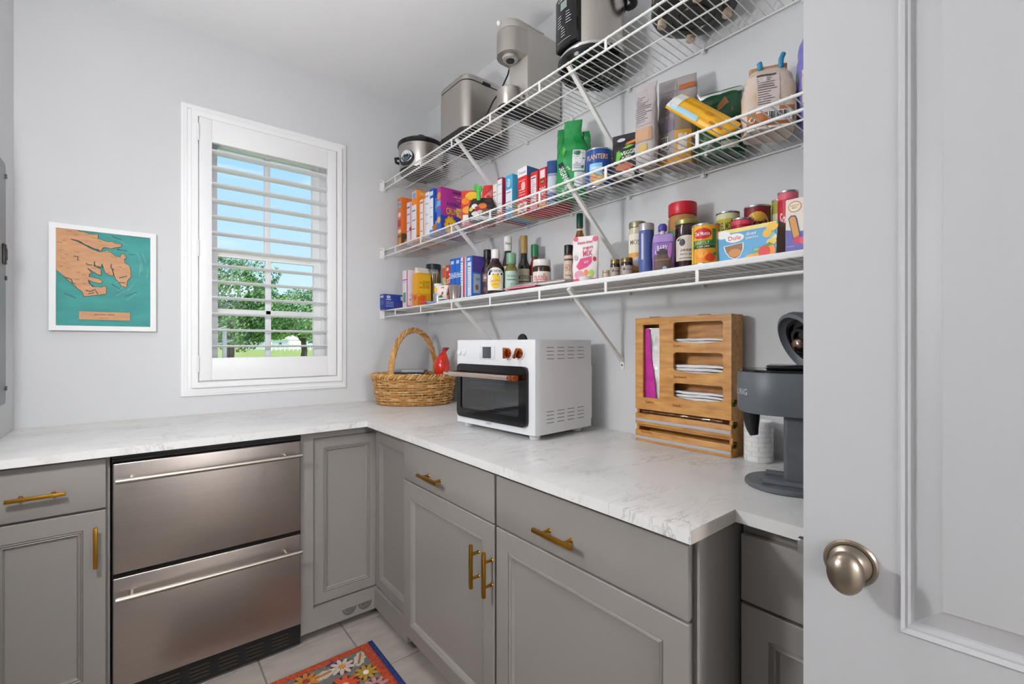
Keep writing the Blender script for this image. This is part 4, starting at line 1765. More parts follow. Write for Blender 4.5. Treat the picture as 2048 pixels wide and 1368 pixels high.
def bottle(name, label, x, y, z, r, h, body, cap, shape=(.52, .72, .38, .86, .42), prints=(), group='bottles on the lowest shelf', neck=None, cat='bottle'):
    hs, hn, nf, hc, cf = shape
    pf_ = [(.001, 0), (r * .92, 0), (r, h * .02), (r, h * hs)]
    for i in range(1, 8):
        q = i / 8
        s = q * q * (3 - 2 * q)
        pf_.append((r + (r * nf - r) * s, h * (hs + (hn - hs) * q)))
    pf_ += [(r * nf, h * hn), (r * nf, h * hc - .0002), (.001, h * hc - .0002)]
    parts = [('bottle_body', body, pf_), ('cap', cap, [(r * cf * .96, h * hc), (r * cf, h * hc + .002), (r * cf, h - .002), (r * cf * .9, h), (.001, h)])]
    if neck:
        parts.append(('neck_band', neck[0], [(r * nf + .0006, h * neck[1]), (r * nf + .0008, h * neck[2])]))
    return turned(name, label, cat, x, y, z, parts, prints, group)


def jar(name, label, x, y, z, r, h, body, lid, lidh=.18, prints=(), group='jars on the lowest shelf', lidr=.96):
    parts = [('jar_body', body, [(.001, 0), (r * .9, 0), (r, h * .04), (r, h * (.86 - lidh * .5)), (r * .86, h * (1 - lidh) - .001), (r * .86, h * (1 - lidh) - .0004), (.001, h * (1 - lidh) - .0004)]),
             ('lid', lid, [(r * lidr * .97, h * (1 - lidh)), (r * lidr, h * (1 - lidh) + .002), (r * lidr, h - .002), (r * lidr * .95, h), (.001, h)])]
    return turned(name, label, 'jar', x, y, z, parts, prints, group)


# ------------------------------------------------------------------ top shelf appliances
m_stn = M('satin_steel', '#bdb7b0', .3, 1.0, var=.04, vscale=4, bump=.04, bscale=10, stretch=(90, 90, 2))
m_chr = M('chrome', '#d5d5d5', .08, 1.0)

# slow cooker
sc_ = thing('slow_cooker', 'stainless slow cooker with a black rim at the corner end of the top shelf', 'slow cooker', (-.165, -.215, ZTS + .0005))
MB().lathe([(.001, .008), (.115, .008), (.122, .012), (.126, .028), (.001, .028)], 44).build('base_ring', m_black, sc_)
for a in range(4):
    MB().lathe([(.010, 0), (.011, .009)], 12, cx=.09 * math.cos(a * PI / 2 + .8), cy=.09 * math.sin(a * PI / 2 + .8)).build('foot', m_black, sc_)
MB().lathe([(.122, .0285), (.127, .04), (.132, .165), (.001, .165)], 48).build('steel_body', m_stn, sc_)
MB().lathe([(.133, .1655), (.139, .170), (.139, .186), (.134, .192), (.120, .193), (.001, .193)], 48).build('black_rim', m_blackg, sc_)
MB().lathe([(.120, .1935), (.115, .203), (.08, .216), (.03, .222), (.001, .222)], 40).build('glass_lid', M('lid_glass', '#9ba3a6', .06, trans=.7), sc_)
MB().lathe([(.012, .2225), (.014, .23), (.024, .240), (.022, .25), (.001, .252)], 20).build('lid_knob', m_black, sc_)
fa = facing(-.165, -.215)
pr = Print(cyl_fn(.132, .04, fa - .72), .11, .09, True, .002)
pr.ell(.5, .40, .5, .50, '#1c1f22', 28)
pr.ell(.5, .50, .40, .38, '#dfe3e8', 28)
pr.ell(.5, .34, .40, .27, '#2b3236', 28)
pr.ell(.5, .30, .17, .16, '#5a666c', 20)
pr.build('control_badge', sc_)
pr = Print(cyl_fn(.1316, .145, fa - .55), .06, .012, True)
pr.text(.5, .5, .8, 'Crockpot', '#6d6660', .9, 0, .2)
pr.build('brand_lettering', sc_)
for s in (-1, 1):
    a = fa + s * 1.57
    c_, s_ = math.cos(a), math.sin(a)
    MB().tube([(c_ * .130 - s_ * .04, s_ * .130 + c_ * .04, .09), (c_ * .148 - s_ * .03, s_ * .148 + c_ * .03, .092), (c_ * .148 + s_ * .03, s_ * .148 - c_ * .03, .092), (c_ * .130 + s_ * .04, s_ * .130 - c_ * .04, .09)], .008, 8).build('side_handle', m_black, sc_)

# bread maker
bm_ = thing('bread_maker', 'tall stainless bread maker with rounded corners on the top shelf', 'bread maker', (-.165, -.748, ZTS + .0005), 0)
BX, BY = .122, .128


def rrect(hx_, hy_, r, z, n=7):
    return [(x, y, z) for x, y in rounded(-hx_, -hy_, hx_, hy_, r, n)]


b = MB()
b.skin([b.ring(rrect(BX * .94, BY * .94, .04, .0)), b.ring(rrect(BX * .99, BY * .99, .045, .008)), b.ring(rrect(BX * 1.02, BY * 1.02, .05, .04))])
b.build('black_base', m_black, bm_, 40)
b = MB()
b.skin([b.ring(rrect(BX, BY, .05, .0405)), b.ring(rrect(BX * 1.01, BY * 1.01, .05, .15)), b.ring(rrect(BX, BY, .05, .262))])
b.build('steel_body', m_stn, bm_, 40)
b = MB()
b.skin([b.ring(rrect(BX * .985, BY * .985, .05, .2622)), b.ring(rrect(BX * .985, BY * .985, .05, .267))])
b.build('lid_gap', m_black, bm_, 40)
b = MB()
b.skin([b.ring(rrect(BX, BY, .05, .2672)), b.ring(rrect(BX, BY, .05, .286)), b.ring(rrect(BX * .93, BY * .93, .05, .298))])
b.build('lid', m_stn, bm_, 40)
MB().box(-.02, .025, -BY - .004, -BY + .004, .262, .278, .002).build('lid_latch', m_black, bm_)

# soft-serve style steel dispenser
dm = thing('steel_dispenser', 'brushed grey drink dispenser with an overhanging rounded head', 'dispenser', (-.175, -1.172, ZTS + .0005))
m_sp = M('silver_plastic', '#b7b3ad', .4, .2, var=.03, vscale=6)
HW = .062
b = MB()
b.box(-.035, .160, -HW, HW, .006, .345, .004)
b.build('column', m_sp, dm)
b = MB()
pts = [(-.035, -HW)] + [(-.072 + HW * math.cos(t), HW * math.sin(t)) for t in [-PI / 2 - PI * i / 18 for i in range(19)]] + [(-.035, HW)]
b.skin([b.ring([(x, y, z) for x, y in pts]) for z in (.222, .3185)])
b.build('head', m_stn, dm, 40)
b = MB()
pts2 = [(.06, -HW)] + [(-.072 + (HW - .001) * math.cos(t), (HW - .001) * math.sin(t)) for t in [-PI / 2 - PI * i / 18 for i in range(19)]] + [(.06, HW)]
b.skin([b.ring([(x, y * 1.001, z) for x, y in pts2]) for z in (.3455, .352)] )
b.build('top_plate', m_sp, dm, 40)
b = MB()
pts3 = [(-.0352, -HW + .001)] + [(-.072 + (HW - .001) * math.cos(t), (HW - .001) * math.sin(t)) for t in [-PI / 2 - PI * i / 18 for i in range(19)]] + [(-.0352, HW - .001)]
b.skin([b.ring([(x, y, z) for x, y in pts3]) for z in (.3205, .3450)])
b.build('head_cap', m_sp, dm, 40)
MB().lathe([(.034, .2218), (.032, .212), (.019, .210), (.001, .210)], 30, cx=-.078).build('nozzle_collar', m_sp, dm)
MB().lathe([(.018, .2096), (.017, .206), (.001, .206)], 24, cx=-.078).build('nozzle', m_blackg, dm)
MB().lathe([(.0002, .331), (.006, .331), (.010, .345), (.006, .352), (.0002, .353)], 14, cx=-.138).build('push_button', M('milk_plastic', '#e9eaec', .3), dm)
MB().box(-.120, .0, -HW + .004, HW - .004, .0, .006, .001).build('foot_plate', m_black, dm)
MB().box(.01, .155, -HW + .004, HW - .004, .0, .0058, .001).build('rear_foot', m_black, dm)
MB().lathe([(.055, .0065), (.057, .010), (.057, .075), (.054, .078), (.001, .078)], 40, cx=-.078).build('cup_stand', m_stn, dm)
crd = MB()
crd.tube([(-.03, .066, .225), (-.032, .075, .20), (-.05, .10, .14), (-.085, .115, .08), (-.105, .125, .03), (-.11, .16, .006), (-.06, .20, .006)], .0035, 8)
crd.build('power_cord', m_black, dm)

# pressure cooker
X_, Y_, R_, H_ = cyl_at(1106, 1258, 130, -.165, ZTS)
pc = thing('pressure_cooker', 'large stainless pressure cooker with a black control panel', 'pressure cooker', (-.165, -1.548, ZTS + .0005))
PR = .124
MB().lathe([(.001, .010), (.10, .010), (.118, .014), (PR + .002, .030), (PR + .003, .048), (PR - .003, .052), (.001, .052)], 48).build('black_base', m_blackg, pc)
for a in range(4):
    MB().lathe([(.012, 0), (.013, .011)], 12, cx=.095 * math.cos(a * PI / 2 + .4), cy=.095 * math.sin(a * PI / 2 + .4)).build('foot', m_black, pc)
for k in range(3):
    v = MB()
    v.lathe([(.03 + .025 * k, .0095), (.036 + .025 * k, .0095), (.036 + .025 * k, .0075), (.03 + .025 * k, .0075)], 36, cap=(False, False))
    v.build('base_vent_ring', M('vent_charcoal', '#3a3a3a', .4), pc)
MB().lathe([(PR - .001, .0525), (PR, .056), (PR, .062), (PR - .004, .064)], 48, cap=(False, False)).build('chrome_band', m_chr, pc)
MB().lathe([(PR - .006, .0645), (PR - .006, .255), (.001, .255)], 52).build('steel_body', m_stn, pc)
MB().lathe([(PR + .004, .2555), (PR + .006, .262), (PR + .002, .285), (.10, .305), (.04, .315), (.001, .316)], 48).build('lid', m_blackg, pc)
MB().lathe([(.030, .3165), (.026, .335), (.020, .345), (.001, .346)], 24).build('steam_knob', m_black, pc)
fa = facing(-.165, -1.548)
b = MB()
rings = []
ca = fa - .78
for z in (.068, .072, .252, .2545):
    ins = .004 if z in (.068, .2545) else 0
    ring = []
    for i in range(9):
        t = ca - .40 + .80 * i / 8
        ring.append(((PR + .016 - ins) * math.cos(t), (PR + .016 - ins) * math.sin(t), z))
    for i in range(9):
        t = ca + .46 - .92 * i / 8
        ring.append(((PR - .0055) * math.cos(t), (PR - .0055) * math.sin(t), z))
    rings.append(b.ring(ring))
b.skin(rings)
b.build('control_panel', m_blackg, pc, 40)
pr = Print(cyl_fn(PR + .0165, .075, ca), .095, .175, True, .0006)
pr.text(.5, .93, .07, 'Cuisinart', '#cfd3d6', .85)
pr.rect(.33, .70, .67, .86, '#8d9a93')
for r_ in range(9):
    y0 = .60 - r_ * .055
    for c0 in (.16, .62):
        if r_ < 5 or c0 < .5:
            pr.rect(c0 if r_ < 5 else .36, y0, (c0 if r_ < 5 else .36) + RND.uniform(.14, .26), y0 + .014, '#b9bec2')
pr.rect(.15, .07, .85, .078, '#b9bec2')
pr.build('panel_print', pc)
hd = MB()
a = fa + 1.05
pts = []
for i in range(9):
    t = a - .42 + .84 * i / 8
    rr_ = PR + .004 + .035 * math.sin(PI * i / 8)
    pts.append((rr_ * math.cos(t), rr_ * math.sin(t), .235 - .02 * math.sin(PI * i / 8)))
hd.tube(pts, .014, 10, flat=.6)
hd.build('side_handle', m_black, pc)

# round appliance on beige feet
rp = thing('round_appliance', 'round chrome appliance with a dark base and beige rubber feet', 'appliance', (-.150, -1.945, ZTS + .0005))
MB().lathe([(.001, .018), (.03, .018), (.032, .015), (.045, .015), (.047, .019), (.062, .019), (.064, .015), (.080, .015), (.083, .020), (.100, .020), (.118, .026), (.126, .040), (.124, .062), (.001, .062)], 52).build('dark_base', M('base_black', '#2a2a28', .3), rp)
MB().lathe([(.122, .0625), (.126, .066), (.124, .10), (.112, .16), (.08, .20), (.001, .21)], 48).build('chrome_body', m_chr, rp)
for k in range(4):
    t = .62 + k * PI / 2
    MB().lathe([(.012, 0), (.014, .002), (.012, .024)], 16, cx=.094 * math.cos(t), cy=.094 * math.sin(t)).build('rubber_foot', M('beige_rubber', '#cdb7a0', .6), rp)

# ------------------------------------------------------------------ middle shelf
GM = 'boxes and bags on the middle shelf'
W1 = '#ece8ea'
carton('snack_box', 'orange cracker box with a yellow top at the left end of the middle shelf', 'box', (795, 803, 394), -.262, ZM, .19, '#e8742a',
       [('r', 0, 0, 1, .26, '#8a5a35'), ('r', .1, .02, .9, .2, '#d98b3a'), ('e', .5, .33, .4, .04, '#e9e2d4'), ('r', .1, .42, .9, .56, '#b23a50'), ('e', .5, .66, .35, .05, '#e6e1ea'), ('r', .1, .8, .9, .93, '#9fb4d0'), ('t', .5, .87, .05, 'Simply', '#3b4f86', .7)],
       [('r', 0, 0, 1, .28, '#5d4a35'), ('e', .3, .12, .2, .08, '#d98b3a'), ('e', .7, .14, .2, .09, '#e0b070')], GM, '#e2b21e')
carton('thin_box', 'thin white and pink box beside the orange cracker box', 'box', (813.4, 821.4, 403), -.262, ZM, .18, '#e7dfe8',
       [('r', .86, 0, 1, 1, '#c9538a'), ('r', .1, .86, .75, .9, '#5b5a70'), ('r', .1, .70, .8, .73, '#77728a'), ('r', .1, .5, .7, .52, '#77728a'), ('r', .1, .3, .6, .32, '#77728a'), ('e', .93, .35, .3, .05, '#a3284a')], (), GM)
carton('cracker_box', 'tall bright orange box with a white back panel on the middle shelf', 'box', (823.4, 833.5, 379), -.262, ZM, .19, '#f08a24',
       [('r', .05, .05, .95, .72, W1), ('r', .1, .86, .9, .98, '#bcd3e8'), ('e', .5, .91, .34, .05, '#7f9fc4'), ('r', .12, .60, .7, .63, '#77728a'), ('r', .12, .42, .8, .44, '#77728a'), ('r', .12, .25, .7, .27, '#77728a')],
       [('r', .1, .9, .85, .96, '#e7b48a'), ('r', 0, 0, 1, .12, '#d05f20')], GM)
carton('thin_box', 'short white box with an orange spine beside the tall orange box', 'box', (839.3, 848, 397), -.262, ZM, .18, '#ece6e2',
       [('r', .82, 0, 1, 1, '#d77a35'), ('r', .1, .9, .75, .95, '#d9734a'), ('r', .1, .66, .7, .68, '#77728a'), ('r', .1, .5, .75, .52, '#77728a'), ('r', .1, .2, .7, .22, '#77728a')], (), GM)
carton('white_box', 'plain white cereal box between the orange and blue boxes', 'box', (850.6, 858.4, 383), -.262, ZM, .19, '#e9e9f0',
       [('r', .1, .9, .8, .93, '#8890a5'), ('r', .1, .74, .8, .76, '#8890a5'), ('r', .1, .5, .8, .515, '#8890a5'), ('r', .1, .3, .7, .315, '#8890a5')], (), GM)
carton('cereal_box', 'blue cereal box with a white spine on the middle shelf', 'box', (859.5, 867, 376), -.258, ZM, .20, '#2456b8',
       [('r', .05, .05, .95, .80, '#eeeef4'), ('r', .1, .86, .9, .95, '#dfe6f5'), ('r', .12, .6, .8, .615, '#8890a5'), ('r', .12, .4, .8, .415, '#8890a5'), ('r', .0, .0, 1, .14, '#4a8fd0')],
       [('r', 0, .0, 1, .25, '#c28a4a'), ('e', .25, .28, .2, .09, '#ead6b0'), ('e', .1, .17, .14, .07, '#d99a50'), ('r', .05, .5, .3, .8, '#67b2ea'), ('t', .2, .62, .1, 'Oat', '#f2f2f2', .3)], GM)
carton('cereal_box', 'magenta and blue cereal box with a smiling sun on the middle shelf', 'box', (873.5, 882, 373), -.255, ZM, .165, '#b13390',
       [('r', 0, 0, 1, .55, '#2f62c0'), ('e', .5, .82, .45, .08, '#e58a3a'), ('r', .1, .6, .9, .72, '#58b4e4'), ('e', .5, .3, .4, .07, '#e3b060')],
       [('r', 0, 0, 1, .40, '#2a4aa8'), ('r', .42, .90, .98, .96, '#7d2468'), ('t', .72, .84, .05, 'with real honey', '#e9c7e0', .5), ('t', .70, .775, .035, 'family size', '#e9c7e0', .42), ('t', .42, .66, .085, 'RAISIN', '#20286e', .40), ('t', .40, .50, .15, 'CRUN', '#1f1a50', .47), ('t', .40, .505, .14, 'CRUN', '#f5c321', .44),
        ('p', [(.56, .60), (.92, .62), (.94, .45), (.76, .38), (.57, .43)], '#f0c470'), ('t', .75, .53, .035, 'no artificial', '#6b4a1e', .28), ('t', .75, .48, .03, 'flavors', '#6b4a1e', .2)]
       + [('e', .34 + .17 * math.cos(k * PI / 5), .20 + .155 * math.sin(k * PI / 5), .06, .05, '#e8a818') for k in range(10)]
       + [('e', .34, .20, .17, .15, '#f3bf2a'), ('e', .29, .23, .02, .02, '#3a2a10'), ('e', .39, .23, .02, .02, '#3a2a10'), ('e', .34, .155, .06, .022, '#8a3a14'), ('e', .8, .22, .08, .05, '#e48a6a'), ('e', .9, .10, .07, .05, '#d8a0b0')], GM)
X, Y, R, H = cyl_at(929, 953, 382, -.19, ZM)
bag('fruit_snack_bag', 'red and yellow fruit snack bag beside the magenta cereal box', X, Y - .005, ZM, [(0, .026, .048), (.03, .03, .050), (H * .6, .022, .050), (H * .92, .005, .049), (H, .002, .049)], '#d8402a',
    [('e', .55, .84, .35, .12, '#f2c22c'), ('e', .25, .70, .22, .10, '#f08a24'), ('p', [(.1, .55), (.5, .62), (.95, .55), (.95, .72), (.5, .80), (.1, .7)], '#e9542a'), ('e', .4, .45, .35, .1, '#f0a53a'), ('r', .1, .02, .9, .32, '#f0eae4'), ('r', .15, .02, .85, .12, '#e45a7a')], .092, .75, seed=1, group=GM)
X, Y, R, H = cyl_at(941, 988, 397, -.215, ZM)
nb = bag('trail_mix_bag', 'black patterned snack bag closed with a green clip', X, Y, ZM, [(0, .030, .062), (.03, .036, .066), (H * .6, .022, .066), (H * .9, .008, .055), (H, .004, .046)], '#2e2624',
    [('e', .25, .62, .12, .12, '#e9e4dc'), ('e', .55, .62, .16, .14, '#e07a35'), ('e', .36, .50, .12, .12, '#a02838'), ('e', .12, .50, .08, .10, '#d8c660'), ('e', .66, .42, .12, .10, '#8c4a3a'), ('e', .48, .36, .1, .08, '#c9bdb4'), ('e', .30, .28, .14, .10, '#d8d4d0'), ('e', .82, .4, .09, .08, '#5c4a44'), ('r', .1, .02, .9, .16, '#e9e6e2')], .128, .72, seed=2, group=GM)
cg = MB()
cg.tube([(0, 0, -.034), (0, 0, .018)], .0095, 10, flat=.8)
cg.tube([(0, .010, .006), (0, .014, .022), (0, .012, .034)], .007, 8).tube([(0, -.010, .004), (0, -.015, .018), (0, -.013, .028)], .006, 8).tube([(0, .0, .018), (0, .008, .034), (0, .016, .03)], .006, 8)
o = cg.build('bag_clip', M('green_plastic', '#4fbf4a', .35), None)
o.location = (X - .035, Y - .018, ZM + H + .016)
o.rotation_euler = (0, -.25, .72)
tag(o, 'green plastic clip on the black snack bag', 'clip')
X, Y, R, H = cyl_at(968, 986, 371, -.145, ZM)
bag('red_snack_bag', 'shiny red bag with folded top behind the green clip', X, Y, ZM, [(0, .026, .035), (.03, .030, .036), (H * .6, .02, .034), (H * .9, .006, .03), (H, .002, .026)], '#d8352f',
    [('p', [(.2, .7), (.8, .9), (.85, .72), (.45, .58)], '#ee8a86'), ('r', .1, .05, .9, .3, '#b02a2a')], .066, .75, seed=4, group=GM, gloss=.2)
xf = -.165
carton('pasta_box', 'white box with a red edge beside the shiny red bag', 'box', (985.4, 993.6, 367), xf, ZM, .15, '#efe6e2',
       [('r', .1, .78, .8, .80, '#5a6aa0'), ('r', .1, .68, .8, .695, '#77728a'), ('r', .1, .50, .8, .51, '#77728a'), ('r', 0, 0, 1, .18, '#e9b98a'), ('r', .1, .03, .9, .15, '#d9855a')], (), GM, '#d8b070')
carton('pasta_box', 'white box with a crimson side on the middle shelf', 'box', (994.4, 1004.6, 354), xf, ZM, .15, '#b0284a',
       [('r', .04, .04, .96, .97, '#f1edf0'), ('r', .1, .84, .9, .855, '#77728a'), ('r', .1, .62, .9, .63, '#77728a'), ('r', .1, .40, .9, .41, '#77728a'), ('r', .1, .05, .9, .2, '#e07a5a')], (), GM)
carton('cracker_box', 'light blue cracker box on the middle shelf', 'box', (1011, 1025, 347), xf, ZM, .15, '#4aa8d2',
       [('r', .06, .22, .94, .66, '#e6e8ee'), ('e', .45, .82, .24, .1, '#cfe6f2'), ('t', .45, .82, .09, 'D', '#3a86b4', .3), ('r', .12, .58, .8, .60, '#5a6a80'), ('r', .12, .36, .8, .375, '#5a6a80'), ('e', .5, .1, .4, .06, '#2f8fc4')],
       [('e', .15, .3, .12, .12, '#e0a030'), ('e', .35, .55, .14, .1, '#c8433a'), ('r', .02, .0, .98, .18, '#e3a63a')], GM)
carton('cracker_box', 'tall red box with a white top band on the middle shelf', 'box', (1035.5, 1054, 331), xf - .01, ZM, .15, '#d8262c',
       [('r', 0, .80, 1, 1, '#f1eef0'), ('t', .5, .885, .06, 'Triscuit', '#54506a', .8, 0, .2), ('e', .6, .58, .22, .1, '#f2b8b4'), ('r', .15, .50, .8, .515, '#f3d2d0'), ('r', .15, .44, .8, .455, '#f3d2d0'), ('r', .15, .38, .8, .395, '#f3d2d0'), ('r', .1, .70, .85, .715, '#f0a8a4'), ('r', 0, 0, 1, .2, '#ece4e0'), ('e', .5, .1, .3, .07, '#d85a4a')],
       [('r', 0, .78, 1, 1, '#3f6aa0'), ('e', .3, .4, .2, .1, '#6a2030')], GM, '#3f6aa0')
carton('cake_mix_box', 'red box with a nutrition panel between two red boxes', 'box', (1061, 1075.5, 341), xf, ZM, .15, '#cf2f35',
       [('n', .05, .2, .80, .9, '#ecdfe4', '#8a5a66', 10), ('r', 0, 0, 1, .16, '#e88a9a')], (), GM)
carton('cake_mix_box', 'red box with yellow vertical lettering beside the blue bag', 'box', (1078, 1092, 333), xf, ZM, .15, '#c9262e',
       [('r', .15, .74, .85, .95, '#efdcdc'), ('r', .2, .58, .8, .71, '#5a3020'), ('t', .5, .645, .06, 'HO', '#f0c840', .5), ('t', .5, .40, .24, 'HOVE', '#f0e0dc', .75, PI / 2), ('r', 0, 0, 1, .15, '#e8a05a')], (), GM)
X, Y, R, H = cyl_at(1094, 1116, 320, -.15, ZM)
bag('chip_bag', 'navy and silver chip bag squeezed beside the green bag', X, Y - .002, ZM, [(0, .022, .024), (.03, .024, .022), (H * .55, .020, .022), (H * .9, .008, .021), (H, .002, .016)], '#c3c8d6',
    [('r', .02, .66, .98, .97, '#23467e'), ('r', .1, .60, .9, .64, '#8a93ab'), ('r', .02, .02, .98, .22, '#33558c')], .05, .6, seed=7, group=GM, gloss=.25)
X, Y, R, H = cyl_at(1107, 1182, 243, -.135, ZM)
gb = bag('green_coffee_bag', 'bright green bag with a nutrition label on the middle shelf', X, Y - .004, ZM, [(0, .045, .062), (.04, .055, .066), (H * .45, .048, .064, .004), (H * .62, .034, .056, .006), (H * .80, .012, .036, .004), (H, .003, .036)], '#1f8c46',
    [('p', [(.50, .60), (.93, .62), (.93, .08), (.58, .08)], '#2b4a9a'), ('n', .55, .30, .90, .585, '#e9eaec', '#7a7a80', 9), ('r', .62, .10, .92, .285, '#dfe2e2'), ('t', .77, .22, .04, 'CLUB', '#4a4a5a', .24), ('p', [(.10, .42), (.24, .44), (.47, .24), (.47, .03), (.34, .03), (.33, .22)], '#1c2a34'), ('t', .30, .27, .075, 'ORGANIC', '#f3f4f2', .62, -1.15), ('t', .46, .34, .03, 'Fair', '#e6efe4', .16, -.6),
     ('p', [(.20, .56), (.3, .50), (.34, .60), (.26, .66)], '#4fae3a')], .132, .55, amp=.005, seed=9, group=GM, gloss=.22, bumpy=.6)
for (yc, zt, sd) in ((-.050, H * .86, 1), (.050, H * .93, 2)):
    q = BagShape([(H * .42, .012, .013), (H * .55, .016, .017), (zt * .9, .010, .016), (zt, .002, .014)], 2.2, .004, 40, sd).mesh(14, 24)
    for v in q.bm.verts:
        v.co += Vector((.014, yc, 0))
    q.build('side_gusset', M('film_green_dark', '#1f8040', .22, var=.1, vscale=30, bump=.7, bscale=45), gb, 60)
X, Y, R, H = cyl_at(1170, 1227, 306, -.128, ZM)
can('nut_can', 'royal blue nut tin on the middle shelf', X, Y, ZM, R, H, '#1f4a94',
    [('t', .43, .80, .14, 'PLANTERS', '#f0c078', .62), ('r', .22, .30, .58, .62, '#8cc8e8'), ('t', .40, .50, .09, 'Deluxe', '#f2f4f6', .3), ('e', .34, .2, .12, .14, '#d8944a'), ('e', .55, .17, .12, .13, '#e6bd80'), ('e', .68, .28, .09, .10, '#cf9a58'), ('e', .45, .08, .12, .08, '#e8c48a'), ('n', .86, .1, .99, .85, '#2b3f6a', '#b9c2d6', 8)], group=GM)
X, Y, R, H = cyl_at(1234, 1277, 268, -.12, ZM)
bag('veggie_pouch', 'black pouch with a green speech-shaped label', X, Y, ZM, [(0, .024, .054), (.02, .03, .056), (H * .6, .018, .056), (H * .94, .004, .055), (H, .002, .055)], '#231f22',
    [('p', [(.15, .36), (.9, .48), (.95, .72), (.55, .74), (.2, .62)], '#6cbf3a'), ('t', .58, .58, .09, 'VEGGIE', '#eaf6de', .5, .12), ('t', .52, .48, .06, 'PUFFS', '#eaf6de', .3, .12), ('p', [(.45, .74), (.9, .80), (.85, .86), (.5, .80)], '#e0823a'), ('e', .3, .88, .14, .04, '#cfcad0'), ('e', .45, .28, .3, .08, '#c8643a'), ('e', .6, .12, .2, .07, '#cfc8c0'), ('e', .25, .14, .12, .05, '#8a6a50')], .11, .35, seed=12, group=GM)
carton('white_box', 'narrow white box between the black pouch and the grey granola bag', 'box', (1277.5, 1289.5, 229), -.185, ZM, .10, '#efece6', [('r', .2, .05, .9, .25, '#e8d0b0')], (), GM)
X, Y, R, H = cyl_at(1291, 1348, 176, -.15, ZM)
bag('granola_bag', 'grey paper granola bag with printed ingredients, front one of two', X - .05, Y + .016, ZM, [(0, .020, .034), (.03, .024, .036), (H * .6, .018, .036), (H * .93, .005, .036), (H, .002, .036)], '#b7aeac',
    [('n', .05, .48, .95, .94, '#b3aaa9', '#6a6166', 14), ('r', .1, .28, .9, .44, '#c49a78'), ('r', .3, .12, .7, .24, '#c8a85a')], .072, .12, amp=.003, seed=14, group=GM, gloss=.5)
X, Y, R, H = cyl_at(1318, 1388, 158, -.105, ZM)
bag('granola_bag', 'tall grey and ochre granola bag with a barcode, rear one of two', X, Y - .004, ZM, [(0, .036, .058), (.03, .042, .060), (H * .6, .034, .060), (H * .93, .006, .060), (H, .003, .060)], '#a9a0a0',
    [('n', .03, .52, .50, .95, '#a59c9e', '#5f565c', 14), ('r', .05, .38, .48, .50, '#8a8294'), ('b', .08, .18, .34, .32), ('r', .52, .0, 1, .36, '#d79a35'), ('r', .52, .36, .98, .58, '#8a7a62'), ('e', .62, .62, .1, .08, '#6b4022'), ('e', .82, .56, .14, .10, '#cfc2ae'), ('r', .56, .84, .96, .90, '#b8683a'), ('r', .0, .0, 1, .10, '#d79a35'), ('r', .60, .14, .82, .32, '#d8d2c4')], .12, .30, amp=.003, seed=15, group=GM, gloss=.4)
# dark green bag behind, yellow bag leaning on it
X, Y, R, H = cyl_at(1398, 1470, 186, -.075, ZM)
dg = bag('dark_green_bag', 'dark green coffee bag with a folded top and clip', X, Y - .014, ZM, [(0, .040, .066), (.04, .048, .068), (H * .55, .042, .066), (H * .85, .020, .060), (H, .004, .056)], '#1f4d31',
    [('p', [(.45, .72), (.6, .86), (.8, .62), (.7, .42), (.48, .55)], '#8a5a34'), ('t', .7, .30, .05, 'DARK ROAST', '#cfd8cc', .5), ('r', .55, .05, .9, .16, '#b9c0b4')], .134, .30, amp=.004, seed=17, group=GM, gloss=.25, bumpy=.6)
cl_ = MB()
cl_.box(-.008, -.002, -.062, .062, H - .018, H - .004, .002).box(.004, .010, -.062, .062, H - .018, H - .004, .002)
cl_.tube([(-.003, .060, H - .012), (-.004, .068, H + .004), (.0, .066, H + .014)], .004, 8)
cl_.build('tin_tie', M('silver_tie', '#c8ccc8', .3, .6), dg)
yb = thing('yellow_snack_bag', 'yellow and white snack bag leaning against the dark green bag', 'bag', (-.195, -1.985, ZM + .062), 0, GM)
A = at(1347, 200, 'x', -.20)
B = at(1464, 264, 'x', -.195)
dv = (B - A)
L = dv.length
ax = dv.normalized()
ysh = BagShape([(-.034, .003, L / 2 * .98), (-.02, .012, L / 2), (0.0, .016, L / 2), (.02, .010, L / 2), (.034, .003, L / 2 * .98)], 3.0, .003, seed=19)
up = Vector((.35, .25, .9))
up = (up - ax * up.dot(ax)).normalized()
nn = (-ax).cross(up).normalized()
# local x = outwards(+front is -x), y = -ax, z = up
Mx = Matrix((nn, -ax, up)).transposed()
if (Mx @ Vector((-1, 0, 0))).dot(Vector((-1, -.6, 0))) < 0:
    Mx = Matrix((-nn, ax, up)).transposed()
    flip = True
else:
    flip = False
mid = (A + B) / 2
yb.matrix_world = Matrix.Translation(mid) @ Mx.to_4x4()
ysh.mesh().build('bag_body', M('film_yellow', '#eeb01f', .28, var=.06, vscale=14, bump=.5, bscale=45), yb, 60)
fnb = ysh.fn()
pr = Print(lambda u, v, off: fnb(u, v - .032, off), L * .98, .064, True, .0008)
pr.rect(.0, .05, .17, .95, '#e6e4de')
pr.rect(.05, .02, .55, .22, '#a8cfe0')
pr.ell(.62, .55, .06, .10, '#c98a1c')
pr.ell(.8, .45, .05, .08, '#d99a1c')
pr.rect(.72, .2, .92, .3, '#b8741c')
pr.build('front_print', yb)
X, Y, R, H = cyl_at(1493, 1584, 140, -.125, ZM)
